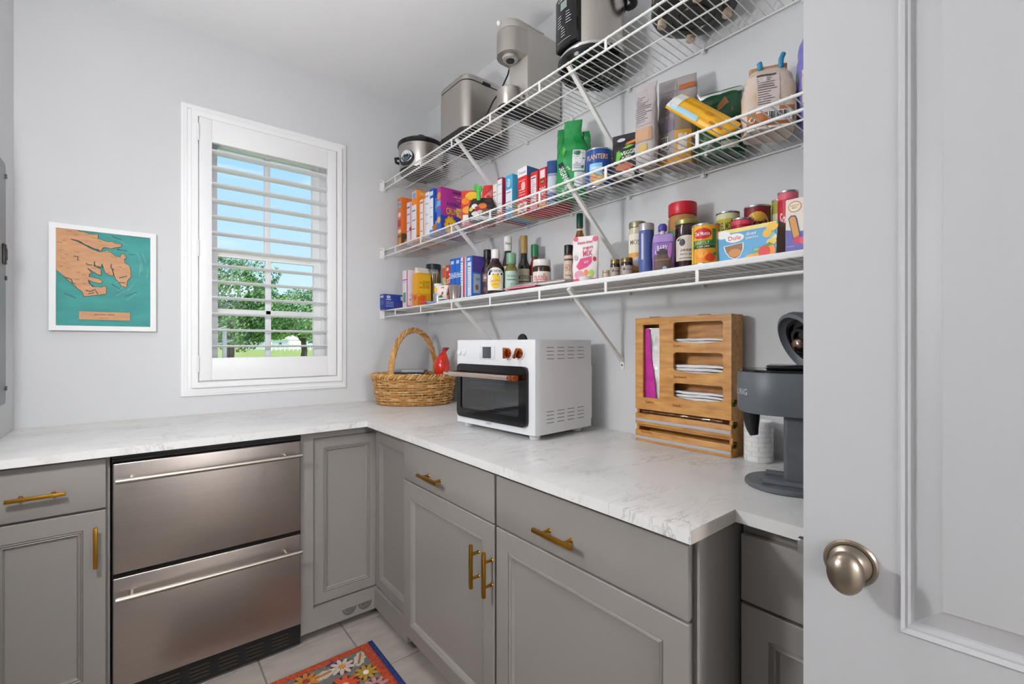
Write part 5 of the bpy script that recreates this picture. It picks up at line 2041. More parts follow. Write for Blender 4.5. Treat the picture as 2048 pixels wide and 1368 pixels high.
tb = bag('flour_bag', 'tan paper bag with a rolled top and blue clip near the door', X, Y + .004, ZM, [(0, .050, .062), (.02, .057, .065), (H * .62, .053, .064), (H * .82, .040, .057), (H * .96, .016, .045), (H, .010, .038)], '#d9c6b6',
    [('r', .0, .02, 1, .30, '#b5713c'), ('p', [(.0, .30), (.0, .52), (.22, .56), (.22, .30)], '#d9a23a'), ('p', [(.62, .30), (.62, .44), (1.0, .56), (1.0, .22)], '#a05a2c'), ('n', .22, .30, .66, .86, '#d8cac6', '#5f5552', 12), ('r', .22, .22, .66, .30, '#dcd2d0'), ('b', .44, .08, .88, .24), ('t', .16, .14, .1, 'O', '#e9e2da', .1), ('r', .0, .0, 1, .03, '#efe9e4')], .13, .52, n=3.6, amp=.004, seed=21, group=GM, gloss=.6)
b = MB()
b.skin([b.ring([(x, y, z) for x, y in rounded(-.011, -.046, .011, .046, .006)]) for z in (H - .012, H + .006)], cap=(False, False))
b.build('rolled_top', M('tan_fold', '#b98a6a', .6), tb)
for q_ in ([(-.012, -.030, H - .006), (-.014, -.030, H + .016), (-.012, -.036, H + .032)], [(-.012, .020, H - .004), (-.012, .020, H + .008), (-.012, .022, H + .018)]):
    MB().tube(q_, .0065, 10).build('clip_prong', M('blue_plastic', '#2f88b0', .3), tb)
X, Y, R, H = cyl_at(1586, 1672, 60, -.085, ZM)
bag('oat_bag', 'purple and oat-coloured bag partly hidden by the open door', X + .01, Y - .002, ZM, [(0, .040, .036), (.03, .050, .045), (H * .55, .046, .045), (H * .8, .030, .043), (H, .003, .030)], '#7f7cc4',
    [('r', .0, .22, .98, .56, '#d9bd9a'), ('r', .0, .14, .98, .22, '#4f6cc0'), ('e', .3, .72, .2, .1, '#a3a2dc'), ('t', .5, .4, .06, 'OATS', '#8a6a4a', .4)], .09, .5, amp=.004, seed=23, group=GM, gloss=.35)

# ------------------------------------------------------------------ lowest shelf
GB = 'boxes and packets on the lowest shelf'
ZL = ZB + LIN
carton('small_box', 'small navy box overhanging the left end of the lowest shelf', 'box', (759, 769, 588), -.332, ZB, .118, '#2c3f96',
       [('r', .2, .78, .8, .92, '#c9d2ea'), ('r', .2, .3, .8, .6, '#4a5fb0')],
       [('e', .22, .82, .11, .1, '#dfe5f4'), ('t', .22, .82, .09, 'H-E-B', '#2c3f96', .16), ('r', .08, .62, .36, .68, '#b9c4e6'), ('r', .08, .45, .5, .50, '#8f9dd0'), ('r', .08, .33, .5, .38, '#8f9dd0'), ('r', .08, .18, .5, .24, '#8f9dd0'), ('r', .6, .1, 1, .5, '#4a3f8c'), ('r', .88, .62, .98, .9, '#cdd6ee')], GB)
carton('baby_food_box', 'white and pink box with a curved magenta stripe on the lowest shelf', 'box', (805, 815.5, 540), -.268, ZB, .10, '#efe3ec',
       [('r', .82, 0, 1, 1, '#d0488a'), ('r', 0, .74, 1, .77, '#d0488a'), ('r', .15, .15, .65, .42, '#6f9a78'), ('n', .1, .44, .75, .72, '#eeeef2', '#8a8a99', 5)],
       [('p', [(.5, .72), (1, .75), (1, .3), (.85, .25), (.8, .5), (.55, .6)], '#b83aa0'), ('t', .35, .3, .25, 'Cerelac', '#b070a0', .5, PI / 2, .2), ('r', 0, .0, 1, .06, '#d0488a')], GB)
carton('pasta_pack', 'yellow pasta packet with a white folded top', 'packet', (825, 835.5, 545), -.262, ZB, .085, '#e8a81e',
       [('r', 0, 0, 1, .38, '#e08a1c'), ('e', .5, .28, .3, .08, '#d8502a')],
       [('r', .15, .4, .9, .95, '#f0bc2a'), ('t', .5, .66, .32, 'Barilla', '#b87a10', .5, PI / 2), ('r', .0, .0, .5, .3, '#df7a1c'), ('r', .2, .14, .6, .34, '#e8642a'), ('r', .5, .0, 1, .2, '#d99a1c')], GB, '#efe6cc')
a_ = at(835.5, 545, 'x', -.262)
tp = MB()
tp.skin([tp.ring([(-.030, -.026, 0), (.030, -.026, 0), (.030, .026, 0), (-.030, .026, 0)]), tp.ring([(-.040, -.004, .03), (.040, -.004, .03), (.040, .004, .03), (-.040, .004, .03)])])
pk_ = [o for o in COL.objects if o.name == 'pasta_pack'][0]
hh = a_.z - ZB
o = tp.build('folded_top', C('#efe9d8', .5), pk_)
o.location = (0, 0, hh + .0018)
X, Y, R, H = cyl_at(849, 885, 530, -.13, ZB)
Rj = .043
jt = turned('spaghetti_jar', 'clear jar of spaghetti with a dark lid', 'jar', X, Y, ZB, [
    ('jar_glass', thin_glass('jar_glass', '#f4f4ea', .8), [(.001, 0), (Rj * .96, 0), (Rj, .005), (Rj, H * .86), (Rj * .95, H * .878), (.001, H * .878)]),
    ('lid', M('navy_lid', '#1f2c3c', .3), [(Rj * .98, H * .88), (Rj * 1.02, H * .885), (Rj * 1.02, H - .002), (Rj * .98, H), (.001, H)])], (), 'jars on the lowest shelf')
sp = MB()
for k in range(70):
    a = RND.uniform(0, 2 * PI)
    q = Rj * .85 * math.sqrt(RND.random())
    a2 = a + RND.uniform(-.5, .5)
    sp.tube([(q * math.cos(a), q * math.sin(a), .008), (q * math.cos(a2), q * math.sin(a2), H * RND.uniform(.68, .82))], .0016, 5)
tag(sp.build('spaghetti', M('dry_pasta', '#d6a63e', .5), jt), kind='stuff')
X, Y, R, H = cyl_at(868, 885, 561, -.255, ZB)
turned('small_tub', 'small white tub with a yellow band in front of the spaghetti', 'tub', X, Y - .006, ZB + .055, [('tub_body', C('#e9e7df'), [(.001, 0), (.022, 0), (.0235, .04), (.001, .04)]), ('band', C('#efc02a'), [(.0238, .006), (.0242, .034)]), ('lid', C('#f0efe9'), [(.025, .0405), (.0255, .043), (.025, .05), (.001, .051)])])
# the tub sits on a flat tin
turned('flat_tin', 'flat grey tin under the small yellow-banded tub', 'tin', X, Y - .006, ZB, [('tin_body', M('grey_tin', '#b5b6b8', .35, .6), [(.001, 0), (.028, 0), (.029, .003), (.029, .052), (.028, .0545), (.001, .0545)]), ('seam', C('#8a8b8d'), [(.0292, .026), (.0294, .028)])])
carton('rice_box', 'slim green and red box behind the spaghetti jar', 'box', (884.5, 891, 531), -.19, ZB, .12, '#b8c28a', [('r', 0, .7, 1, .95, '#d84a3a'), ('e', .5, .5, .4, .1, '#d8c05a'), ('r', .1, .1, .9, .35, '#c85a3a')], (), GB)
carton('rice_box', 'slim red box with pale lettering beside the green and red box', 'box', (891.5, 899, 530), -.19, ZB, .12, '#c8342e', [('t', .5, .6, .3, 'Rice', '#f0d8c8', .7, PI / 2), ('r', .2, .1, .8, .25, '#f0c8b0'), ('r', .2, .86, .8, .94, '#f0c8b0')], (), GB)
for k, (ua, ub, vt) in enumerate(((899.6, 910, 517), (910.6, 920.5, 515))):
    carton('macaroni_box', ('blue macaroni box with cheese lettering nearer the red rice box', 'blue macaroni box with cheese lettering nearer the white box')[k], 'box', (ua, ub, vt), -.245, ZL, .10, '#1f62c0',
           [('t', .5, .60, .30, 'KRAFT', '#e6eef8', .6, PI / 2), ('r', .2, .87, .8, .95, '#b9d2f0'), ('e', .5, .12, .35, .09, '#e8b83a'), ('r', .15, .22, .85, .3, '#88b4ea')], (), GB)
carton('biscuit_box', 'white and red narrow box beside the blue macaroni boxes', 'box', (921, 929.5, 514), -.245, ZL, .08, '#dfe6f2', [('r', .62, 0, 1, 1, '#cf3038'), ('n', .05, .3, .58, .95, '#e8eef6', '#7a88a8', 8)], (), GB)
carton('pasta_box', 'blue box with a white side panel beside the sauce bottles', 'box', (931.2, 944.5, 511), -.235, ZL, .08, '#3a6fc0',
       [('r', .3, .06, .85, .86, '#d6deee'), ('n', .34, .2, .8, .8, '#dfe5f2', '#7a88a8', 9), ('e', .5, .93, .25, .04, '#d8e4f4')],
       [('r', .0, .62, 1, 1, '#5a4aa0'), ('r', .08, .12, .6, .58, '#b9c6da'), ('e', .34, .26, .12, .07, '#8a6a4a'), ('t', .4, .46, .07, 'ziti', '#4a5a80', .3)], GB)
X, Y, R, H = cyl_at(897, 922, 571, -.268, ZL)
turned('metal_cup', 'small steel measuring cup in front of the blue boxes', 'cup', X, Y, ZL + .0, [('cup_body', m_steel, [(.001, 0), (.024, 0), (.030, H - .003), (.032, H), (.030, H), (.0285, H - .003), (.0225, .003), (.001, .003)])])
# wrappers in front of the jar
wr = thing('snack_wrapper', 'crumpled red and white snack wrapper at the shelf edge', 'wrapper', (-.278, -.655, ZL + .0006), .6, GB)
wb_ = BagShape([(-.035, .002, .022), (-.015, .012, .026), (.012, .012, .030), (.035, .004, .036)], 2.2, .006, 40, 3)
q = wb_.mesh(16, 30)
for v in q.bm.verts:
    v.co = Vector((v.co.x * .8, v.co.y, v.co.z + .042))
q.build('film', M('white_film', '#ece4de', .3, bump=.6, bscale=60), wr, 70)
pr = Print(lambda u, v, off: wb_.fn()(u, v - .03, off) * 1.0 + Vector((.002, 0, .042)), .05, .06, True, .001)
pr.poly([(.3, .2), (.62, .25), (.7, .95), (.42, .9)], '#cf2f35')
pr.poly([(.0, .0), (.6, .05), (.5, .25), (.1, .18)], '#2f8a5a')
pr.build('print', wr)
wr2 = thing('snack_bar', 'flat red and blue wrapped snack bar at the front edge of the lowest shelf', 'snack', (-.295, -.56, ZB + .0006), 1.2, GB)
MB().box(-.016, .016, -.05, .05, .0, .012, .005).build('bar_wrapper', M('red_foil', '#b8343c', .3, bump=.5, bscale=50), wr2)
MB().box(-.0165, .0165, -.02, .025, .0, .0125, .005).build('blue_band', M('blue_foil', '#7f9fc8', .3, bump=.5, bscale=50), wr2)

# bottles
m_bbq = M('dark_sauce', '#2a0f0c', .15, coat=.5)
m_blackcap = C('#1d1d1f', .35)
m_whitecap = C('#eceae6', .35)
m_grnglass = M('green_glass_dark', '#1c2418', .1, coat=.4)
X, Y, R, H = cyl_at(964, 985, 500, -.165, ZL)
bottle('sauce_bottle', 'dark sauce bottle with a black cap beside the yellow-labelled barbecue sauce', X, Y, ZL, R, H, m_bbq, m_blackcap, (.55, .72, .62, .80, .72), [(R + .0003, .02, R * 2.6, H * .45, [('r', 0, 0, 1, 1, '#3a2226'), ('r', .1, .55, .9, .9, '#a9787a'), ('t', .5, .72, .14, 'BBQ', '#f0e0d8', .6), ('r', .15, .1, .85, .3, '#6a3a3c')])])
X, Y, R, H = cyl_at(971, 1011, 500, -.243, ZL)
R = min(R, .041)
bb = bottle('barbecue_sauce', 'brown barbecue sauce bottle with a round yellow label', X, Y, ZL, R, H, m_bbq, m_whitecap, (.56, .80, .40, .80, .46),
            [(R + .0003, .014, R * 2.2, H * .55, [('r', .05, 0, .95, .62, '#f2efe8'), ('e', .5, .62, .45, .30, '#f2efe8'), ('e', .5, .36, .27, .29, '#f2bd1e'), ('e', .5, .36, .235, .255, '#f7d13a'), ('t', .5, .78, .09, "SWEET BABY RAY'S", '#3a3a52', .72), ('t', .5, .38, .11, "Baby Ray's", '#c8541e', .42, .12, .2), ('t', .5, .24, .05, 'BARBECUE', '#c8541e', .28)])],
            neck=None)
MB().lathe([(R * .405, H * .66), (R * .405, H * .799)], 28, cap=(False, False)).build('neck_seal', C('#dedbd6', .4), bb)
X, Y, R, H = cyl_at(1005, 1027, 474, -.115, ZL)
bt = bottle('barbecue_sauce', 'tall dark sauce bottle with a white cap behind the dressing', X, Y, ZL, R, H, m_bbq, m_whitecap, (.55, .72, .62, .76, .74), [(R + .0003, .03, R * 2.4, H * .40, [('r', 0, 0, 1, 1, '#dcdcd8'), ('r', .1, .4, .9, .8, '#8a8f96')]), (R * .74 + .0005, H * .79, R * 1.6, H * .17, [('t', .5, .5, .35, 'Rays', '#6a6a70', .6)])])
X, Y, R, H = cyl_at(1010, 1035, 507, -.205, ZL)
bottle('salad_dressing', 'salad dressing bottle with a pale green wrapped neck', X, Y, ZL, R, H, M('oil_dressing', '#8f8a3a', .12, trans=.4, coat=.4), C('#7aa88a', .35), (.58, .72, .66, .73, .78), [(R + .0003, .012, R * 2.5, H * .48, [('r', 0, 0, 1, 1, '#b9cfc4'), ('e', .5, .25, .35, .14, '#8fae90'), ('t', .5, .75, .12, 'Greek', '#4a6a5a', .6), ('r', .2, .52, .8, .58, '#6a8a7a')])], neck=None)
X, Y, R, H = cyl_at(1036, 1060, 472, -.115, ZL)
bottle('balsamic_bottle', 'dark green glass vinegar bottle with a gold neck foil', X, Y, ZL, R, H, m_grnglass, C('#a8884e', .3), (.46, .62, .55, .70, .60), [(R + .0003, .02, R * 2.5, H * .36, [('r', 0, 0, 1, 1, '#c9c3ac'), ('t', .5, .62, .2, 'MODENA', '#3a3a2e', .8), ('r', .1, .2, .9, .28, '#5a5a4a'), ('r', .1, .38, .9, .44, '#5a5a4a')])])
X, Y, R, H = cyl_at(1057, 1082, 490, -.065, ZL)
bottle('chili_sauce', 'red chili sauce bottle with a green cap behind the chocolate spread', X, Y, ZL, R, H, M('chili_red', '#7a1f1a', .2, coat=.4), C('#1f7a4a', .35), (.5, .74, .5, .75, .62), [(R + .0003, .03, R * 2, H * .35, [('t', .5, .5, .5, 'SRIRACHA', '#e6e0dc', .8)])])
X, Y, R, H = cyl_at(1065, 1102, 521, -.135, ZL)
jar('chocolate_spread', 'chocolate hazelnut spread jar with a white lid', X, Y, ZL, R, H, M('cocoa_spread', '#3b1f14', .2, coat=.4), C('#f0eeea', .35), .20, [(R + .0004, H * .12, R * 2.4, H * .50, [('r', 0, 0, 1, 1, '#ece6de'), ('t', .45, .66, .42, 'nutella', '#c8202a', .62), ('e', .28, .25, .14, .18, '#b08a58'), ('e', .72, .28, .16, .2, '#d8b070'), ('r', .38, .1, .62, .4, '#9a4a3a')])])
X, Y, R, H = cyl_at(1127, 1147, 491, -.085, ZL)
bottle('hot_sauce', 'small seasoning bottle with a black cap beside the pink pouch', X, Y, ZL, R, H, M('seasoning', '#6a3a24', .3), m_blackcap, (.76, .80, .86, .80, .88), [(R + .0003, .012, R * 2.5, H * .70, [('r', 0, 0, 1, 1, '#e0cdb8'), ('t', .5, .62, .24, 'HOT', '#b83a32', .55, PI / 2 * 0), ('t', .5, .38, .12, 'honey', '#7a4a2a', .5), ('p', [(.2, .0), (.5, .14), (.8, .0), (.8, .2), (.5, .3), (.2, .2)], '#e08a3a'), ('r', .1, .84, .9, .9, '#6a4a3a')])])
X, Y, R, H = cyl_at(1144, 1175, 428, -.055, ZL)
R = .030
bottle('syrup_bottle', 'amber syrup bottle with a dark green neck behind the pink pouch', X, Y, ZL, R, H, M('amber_glass', '#a05a1c', .08, trans=.5, coat=.4), C('#17443a', .4), (.56, .80, .40, .82, .46), [(R + .0003, .03, R * 2, H * .4, [('r', 0, 0, 1, 1, '#d8c8a8')])], neck=(C('#e2ded6', .4), .775, .80))
X, Y, R, H = cyl_at(1146, 1196, 473, -.205, ZL)
bag('freeze_dried_pouch', 'white and pink pouch of freeze-dried fruit on the lowest shelf', X, Y, ZL, [(0, .018, .046), (.015, .020, .047), (H * .5, .014, .048), (H * .9, .005, .048), (H, .002, .047)], '#eee6e6',
    [('e', .12, .95, .1, .05, '#d8506a'), ('e', .9, .93, .1, .06, '#e0708a'), ('t', .5, .87, .07, 'freeze dried', '#c85a70', .6, .06, .2), ('t', .62, .74, .08, 'yogurt', '#d0406a', .4, .08), ('t', .62, .63, .12, 'MIX', '#d0406a', .36, .08), ('p', [(.18, .36), (.34, .52), (.78, .56), (.80, .44), (.62, .34), (.3, .28)], '#d8487a'), ('t', .5, .44, .05, 'CRUNCHY', '#f6e2ea', .36, .1), ('e', .3, .18, .2, .09, '#d89aa8'), ('e', .58, .22, .09, .07, '#ef8a4a'), ('e', .78, .20, .09, .08, '#a8c860'), ('r', .02, .01, .98, .10, '#d8506a'), ('e', .9, .5, .06, .05, '#c83a4a'), ('e', .15, .55, .08, .06, '#c0b8c0')], .094, .45, seed=31, group=GB, gloss=.35)
for (ul, ur, vt, lab) in ((1220.5, 1240.5, 520, 'tiny dark spice jar with a gold lid, left one of the pair'), (1241.5, 1266, 517, 'tiny dark spice jar with a gold lid, right one of the pair')):
    X, Y, R, H = cyl_at(ul, ur, vt, -.215, ZL)
    jar('spice_jar', lab, X, Y, ZL, R, H, M('dark_spice', '#2a1a18', .25, coat=.4), M('gold_lid', '#8a7a4e', .3, .8), .22, [(R + .0003, H * .15, R * 2.2, H * .45, [('r', 0, 0, 1, 1, '#a89a90'), ('e', .3, .6, .1, .15, '#3a2a28'), ('r', .45, .5, .9, .6, '#6a5a52')])])
X, Y, R, H = cyl_at(1206, 1218, 541, -.15, ZL)
jar('cream_jar', 'tiny beige jar beside the pair of spice jars', X, Y, ZL, .014, max(H, .035), C('#d6c4ae', .4), C('#cbb89c', .4), .2)
X, Y, R, H = cyl_at(1257, 1293, 446, -.145, ZL)
jar('mustard_jar', 'tall jar with an orange and white label and gold lid', X, Y, ZL, R, H, M('pale_jar', '#c9bfa8', .2, coat=.4), M('brass_lid', '#9a9478', .35, .7), .10, [(R + .0003, H * .06, R * 2.5, H * .72, [('r', 0, 0, 1, 1, '#e0a04e'), ('r', 0, .55, 1, 1, '#ece2ce'), ('t', .5, .80, .12, 'MOSSY', '#5a5048', .7), ('e', .5, .33, .2, .12, '#d8d0d8'), ('r', .1, .05, .9, .12, '#c87a2a')])])
X, Y, R, H = cyl_at(1277.5, 1308, 449, -.205, ZL)
turned('salt_canister', 'dark blue cylinder canister with a silver lid', 'canister', X, Y, ZL, [('canister_body', C('#4a5a92', .4), [(.001, 0), (R * .97, 0), (R, .002), (R, H * .86), (.001, H * .86)]), ('lid', M('silver_lid', '#b9b4b4', .35, .6), [(R * 1.02, H * .862), (R * 1.03, H * .87), (R * 1.02, H - .002), (R * .96, H), (.001, H)])], [(R + .0003, H * .30, R * .5, H * .5, [('r', -.9, 0, -.3, 1, '#c3c7d6')])], 'jars on the lowest shelf')
X, Y, R, H = cyl_at(1305, 1348, 449, -.215, ZL)
pp = bag('squeeze_pouch', 'purple fruit squeeze pouch with a violet cap', X, Y, ZL, [(0, .016, .030), (.012, .020, .0325), (H * .45, .016, .033), (H * .72, .006, .032), (H * .80, .003, .028)], '#8a6ab0',
         [('r', .08, .02, .92, .45, '#5a4238'), ('r', .02, .78, .98, .98, '#a88ac8'), ('t', .5, .62, .14, 'BABY', '#ece2f4', .5), ('e', .5, .52, .3, .08, '#3a3038'), ('e', .85, .55, .1, .2, '#b87ac0'), ('e', .62, .1, .1, .05, '#8ab0c8'), ('r', .1, .3, .9, .34, '#7a6258')], .062, .4, seed=33, group=GB, gloss=.2)
MB().tube([(0, .002, H * .79), (0, .002, H * .86)], .007, 12).build('spout', C('#d8cfe4', .3), pp)
MB().lathe([(.012, H * .86), (.013, H * .87), (.013, H * .96), (.009, H), (.001, H)], 20, cy=.002).build('cap', C('#4a3fa0', .35), pp)
X, Y, R, H = cyl_at(1335, 1395, 409, -.085, ZL)
jar('peanut_butter_jar', 'peanut butter jar with a red lid on the lowest shelf', X, Y, ZL, R, H, M('peanut_butter', '#b07a46', .25, coat=.3), C('#c8202e', .35), .17, [(R + .0003, H * .12, R * 2.6, H * .50, [('r', 0, 0, 1, 1, '#2b4fa0'), ('r', 0, .72, 1, 1, '#3a8a4e'), ('p', [(.0, .0), (.3, .0), (.3, .9), (.0, .7)], '#d83a6a'), ('t', .5, .52, .5, 'Jif', '#f4f4f2', .4)])])
X, Y, R, H = cyl_at(1348, 1399, 442, -.165, ZL)
jar('jam_jar', 'dark jam jar with a cream label and gold lid', X, Y, ZL, R, H, M('dark_jam', '#2c0f16', .12, coat=.6), M('gold_lid2', '#a39a5c', .35, .6), .10, [(R + .0003, H * .20, R * 2.0, H * .48, [('r', 0, 0, 1, .8, '#d8cec2'), ('e', .5, .78, .5, .22, '#d8cec2'), ('e', .32, .72, .12, .14, '#2a2a2e'), ('t', .5, .42, .12, 'sweet', '#4a4038', .5, 0, .2), ('t', .5, .25, .12, 'berry jam', '#4a4038', .7, 0, .2), ('r', .2, .08, .8, .12, '#8a7a6c')])])
X, Y, R, H = cyl_at(1383, 1440, 452, -.235, ZL)
can('peach_can', 'yellow and green tin of sliced peaches beside the fruit cup carton', X, Y, ZL, R, H, '#e8a824', [('e', .40, .78, .26, .15, '#c8242a'), ('t', .40, .78, .11, 'Del Monte', '#f4efe6', .42), ('r', .1, .48, .80, .60, '#2f7a3e'), ('r', .68, .5, .80, .9, '#2f7a3e'), ('t', .40, .54, .08, 'LIGHTLY', '#e8d88a', .4), ('r', .1, .38, .78, .47, '#26512e'), ('t', .42, .425, .06, 'in pear juice', '#e8e8d8', .5, 0, .2), ('e', .45, .20, .22, .17, '#f0822a'), ('e', .40, .24, .15, .12, '#f3a83a'), ('e', .62, .12, .14, .11, '#d8441e'), ('e', .75, .22, .05, .05, '#3a8a5a'), ('r', .0, .0, .12, 1, '#f0c84a')])
# fruit cup carton: a tapered sleeve
A = at(1429, 466, 'x', -.238)
B = at(1556, 440, 'x', -.238)
w = A.y - B.y
h = (A.z + B.z) / 2 - ZL
fc = thing('fruit_cup_carton', 'light blue fruit cup carton with peaches on the lowest shelf', 'carton', (-.20, (A.y + B.y) / 2, ZL + .0004), 0, GB)
b = MB()
b.skin([b.ring([(x, y, z) for x, y in ((-.034, w * .44), (.034, w * .44), (.034, -w * .46), (-.034, -w * .46))][:4]) if 0 else b.ring([(-.034, w * .44, 0), (.034, w * .44, 0), (.034, -w * .46, 0), (-.034, -w * .46, 0)]),
        b.ring([(-.038, w * .5, h), (.034, w * .5, h), (.034, -w * .5, h), (-.038, -w * .5, h)])])
for v in b.bm.verts:
    pass
bmesh.ops.recalc_face_normals(b.bm, faces=b.bm.faces)
for f in b.bm.faces:
    if f.normal.y < -.9:
        f.material_index = 1
b.build('sleeve', [M('card_sky', '#3f9ccc', .4), M('syrup_brown', '#6b4a30', .35)], fc)


def fc_fn(u, v, off):
    q = v / h
    return Vector((-.034 - .004 * q - off, -u * (1 + .09 * q) , v))


pr = Print(fc_fn, w * .90, h)
pr.rect(.0, .88, .99, .995, '#f0dc80')
pr.ell(.13, .86, .13, .12, '#f2f4f2')
pr.ell(.33, .72, .16, .13, '#f4f2ee')
pr.text(.33, .72, .13, 'Dole', '#c8342a', .22)
pr.text(.60, .78, .09, 'diced', '#eef6fa', .2)
pr.text(.62, .66, .10, 'peaches', '#eef6fa', .28)
pr.poly([(.13, .52), (.48, .56), (.48, .36), (.42, .16), (.32, .08), (.22, .16), (.15, .34)], '#d8ecf4')
pr.poly([(.15, .50), (.46, .54), (.46, .36), (.41, .18), (.32, .11), (.23, .18), (.17, .34)], '#8a5a2a')
pr.ell(.32, .28, .11, .12, '#c8843a')
pr.poly([(.62, .30), (.78, .36), (.76, .22), (.66, .20)], '#3f9a4e')
pr.text(.70, .28, .06, 'JUICE', '#e2f0d8', .12)
for (cx_, cy_, rx_, ry_, c_) in ((.62, .09, .12, .09, '#f0b030'), (.74, .10, .12, .10, '#e8a028'), (.90, .20, .10, .20, '#f0921e'), (.82, .20, .10, .17, '#d8321e'), (.93, .86, .09, .12, '#f2c23a'), (.86, .70, .07, .12, '#f0b830'), (.96, .56, .05, .1, '#efe0c0'), (.93, .44, .08, .1, '#f2c860'), (.54, .05, .1, .06, '#f0c050')):
    pr.ell(cx_, cy_, rx_, ry_, c_)
pr.poly([(.80, .36), (.90, .44), (.97, .36), (.90, .33)], '#3a8a4a')
pr.poly([(.88, .60), (.97, .76), (.98, .62), (.92, .54)], '#8ac0a0')
pr.build('front_print', fc)
# tins behind the carton
X, Y, R, H = cyl_at(1434, 1483, 427, -.105, ZL)
can('corn_can', 'olive yellow tin at the left of the back tins', X, Y + .004, ZL, R, H, '#8f8a2a', [('r', 0, .62, 1, .9, '#b3a72f'), ('t', .5, .76, .15, 'DEL MONTE', '#2a2c14', .6), ('r', 0, .4, 1, .55, '#a82a2a'), ('r', 0, .9, 1, 1, '#d8d4a8')])
X, Y, R, H = cyl_at(1459, 1510, 440, -.150, ZL)
can('tomato_can', 'short bright red tin behind the fruit cup carton', X, Y, ZL, R * .92, H, '#b8182c', [('r', 0, .9, 1, 1, '#d8485a'), ('r', .2, .5, .8, .8, '#c82a3c'), ('t', .5, .66, .12, 'tomato', '#e8a8a8', .4)])
X, Y, R, H = cyl_at(1484, 1539, 416, -.085, ZL)
can('olive_can', 'maroon and yellow tin with a gold label', X, Y - .004, ZL, R, H, '#7a1f22', [('r', 0, .30, 1, .62, '#c8a02a'), ('e', .5, .70, .36, .22, '#d8a83a'), ('t', .5, .72, .14, 'Vittoria', '#5a1418', .58, 0, .15), ('r', 0, .0, 1, .3, '#a8902a')])
X, Y, R, H = cyl_at(1538, 1562, 404, -.06, ZL)
can('bean_can', 'yellow-green tin nearest the wall behind the red soup tin', X, Y - .018, ZL, .026, H, '#a8a440', [('r', .0, .55, 1, .8, '#d8d8b0'), ('e', .4, .3, .3, .2, '#8a7a2a')])
X, Y, R, H = cyl_at(1549, 1596, 386, -.135, ZL)
can('soup_can', 'tall red soup tin beside the toddler biscuit box', X, Y - .004, ZL, R * .92, H, '#c41f38', [('r', 0, .0, 1, .34, '#b9b4a4'), ('r', 0, .9, 1, 1, '#e06a7a'), ('t', .42, .58, .24, 'Soup', '#f2e6e6', .5, 0, .2)])
carton('biscuit_box', 'violet and cream toddler biscuit box partly behind the open door', 'box', (1570.5, 1690, 376), -.232, ZL, .045, '#e6ddd0',
       [('p', [(.0, .0), (1, .0), (1, .58), (.55, .48), (.3, .40), (.0, .46)], '#5f5aa8'), ('e', .17, .86, .12, .10, '#c85a4a'), ('e', .17, .86, .105, .085, '#efe6c8'), ('t', .17, .88, .03, "EARTH'S", '#b83a2a', .16), ('t', .17, .84, .03, 'BEST', '#3a7a3a', .12), ('t', .46, .83, .05, 'OAT', '#2f3a6a', .2), ('t', .47, .75, .06, 'JAMMY', '#2f3a6a', .25), ('t', .52, .655, .08, 'FINGERS', '#2f3a6a', .38),
        ('p', [(.05, .66), (.10, .71), (.18, .70), (.21, .64), (.27, .33), (.21, .26), (.14, .28)], '#2f3a6a'), ('p', [(.07, .65), (.11, .69), (.17, .68), (.19, .63), (.25, .34), (.20, .29), (.15, .30)], '#d99a48'), ('t', .50, .46, .06, 'BLUEBERRY', '#e8e4f2', .4, .1), ('e', .22, .25, .08, .07, '#c8305a'), ('e', .34, .23, .09, .075, '#e0506a'), ('e', .37, .10, .05, .05, '#8ab83a'), ('t', .10, .15, .02, 'no added sugar', '#d8d4ee', .15), ('t', .12, .05, .025, '12 BARS NET WT', '#d8d4ee', .2)], (), GB)
# flat packets at the front of the shelf
for (u0, u1, v_, x_, col, lab, hh, rz_) in ((1019, 1078, 574, -.262, '#c83a5a', 'pink seasoning packet lying flat at the shelf edge', .012, .1), (1030, 1090, 563, -.225, '#b9b2ae', 'foil seasoning packet under the chocolate spread', .03, -.1), (1085, 1140, 560, -.235, '#a8a29c', 'silver and brown foil packet lying flat beside the white dish', .024, .05)):
    p0 = at(u0, v_, 'x', x_)
    p1 = at(u1, v_, 'x', x_)
    L = abs(p1.y - p0.y)
    t = thing('seasoning_packet', lab, 'packet', (x_, (p0.y + p1.y) / 2, ZL + .0006), rz_, 'flat packets on the lowest shelf')
    q = BagShape([(-.028, .001, L / 2), (-.02, hh * .4, L / 2 * .98), (0, hh * .5, L / 2), (.02, hh * .4, L / 2 * .98), (.028, .001, L / 2)], 3, .002, 40, u0)
    m_ = q.mesh(12, 36)
    for v in m_.bm.verts:
        v.co = Vector((v.co.z, v.co.y, v.co.x + hh * .5 + .0025))
    m_.build('foil_body', M('packet_' + col, col, .3, .3, var=.2, vscale=30, bump=.6, bscale=60), t, 60)
    mm = MB().box(-.0285, -.0275, -L / 2 + .004, L / 2 - .004, hh * .45, hh * .55 + .003)
    mm.build('crimped_edge', C('#d8d0cc' if col != '#c83a5a' else '#e890a0', .3), t)
ds = at(1172, 560, 'x', -.262)
turned('white_dish', 'small white dish below the pink pouch', 'dish', -.268, ds.y, ZL, [('dish_body', m_cer, [(.001, 0), (.018, 0), (.0195, .003), (.0225, .013), (.0215, .013), (.018, .004), (.001, .004)])])
# ------------------------------------------------------------------ outdoors
m_grass = M('lawn_grass', '#a3b35e', .9, var=.15, vscale=.8)
gm = MB()
gm.box(-120, 120, .5, 320, -.7, -.35)
tag(gm.build('lawn', m_grass, None, None), 'sunny mown green lawn seen through the window', 'lawn', kind='structure')


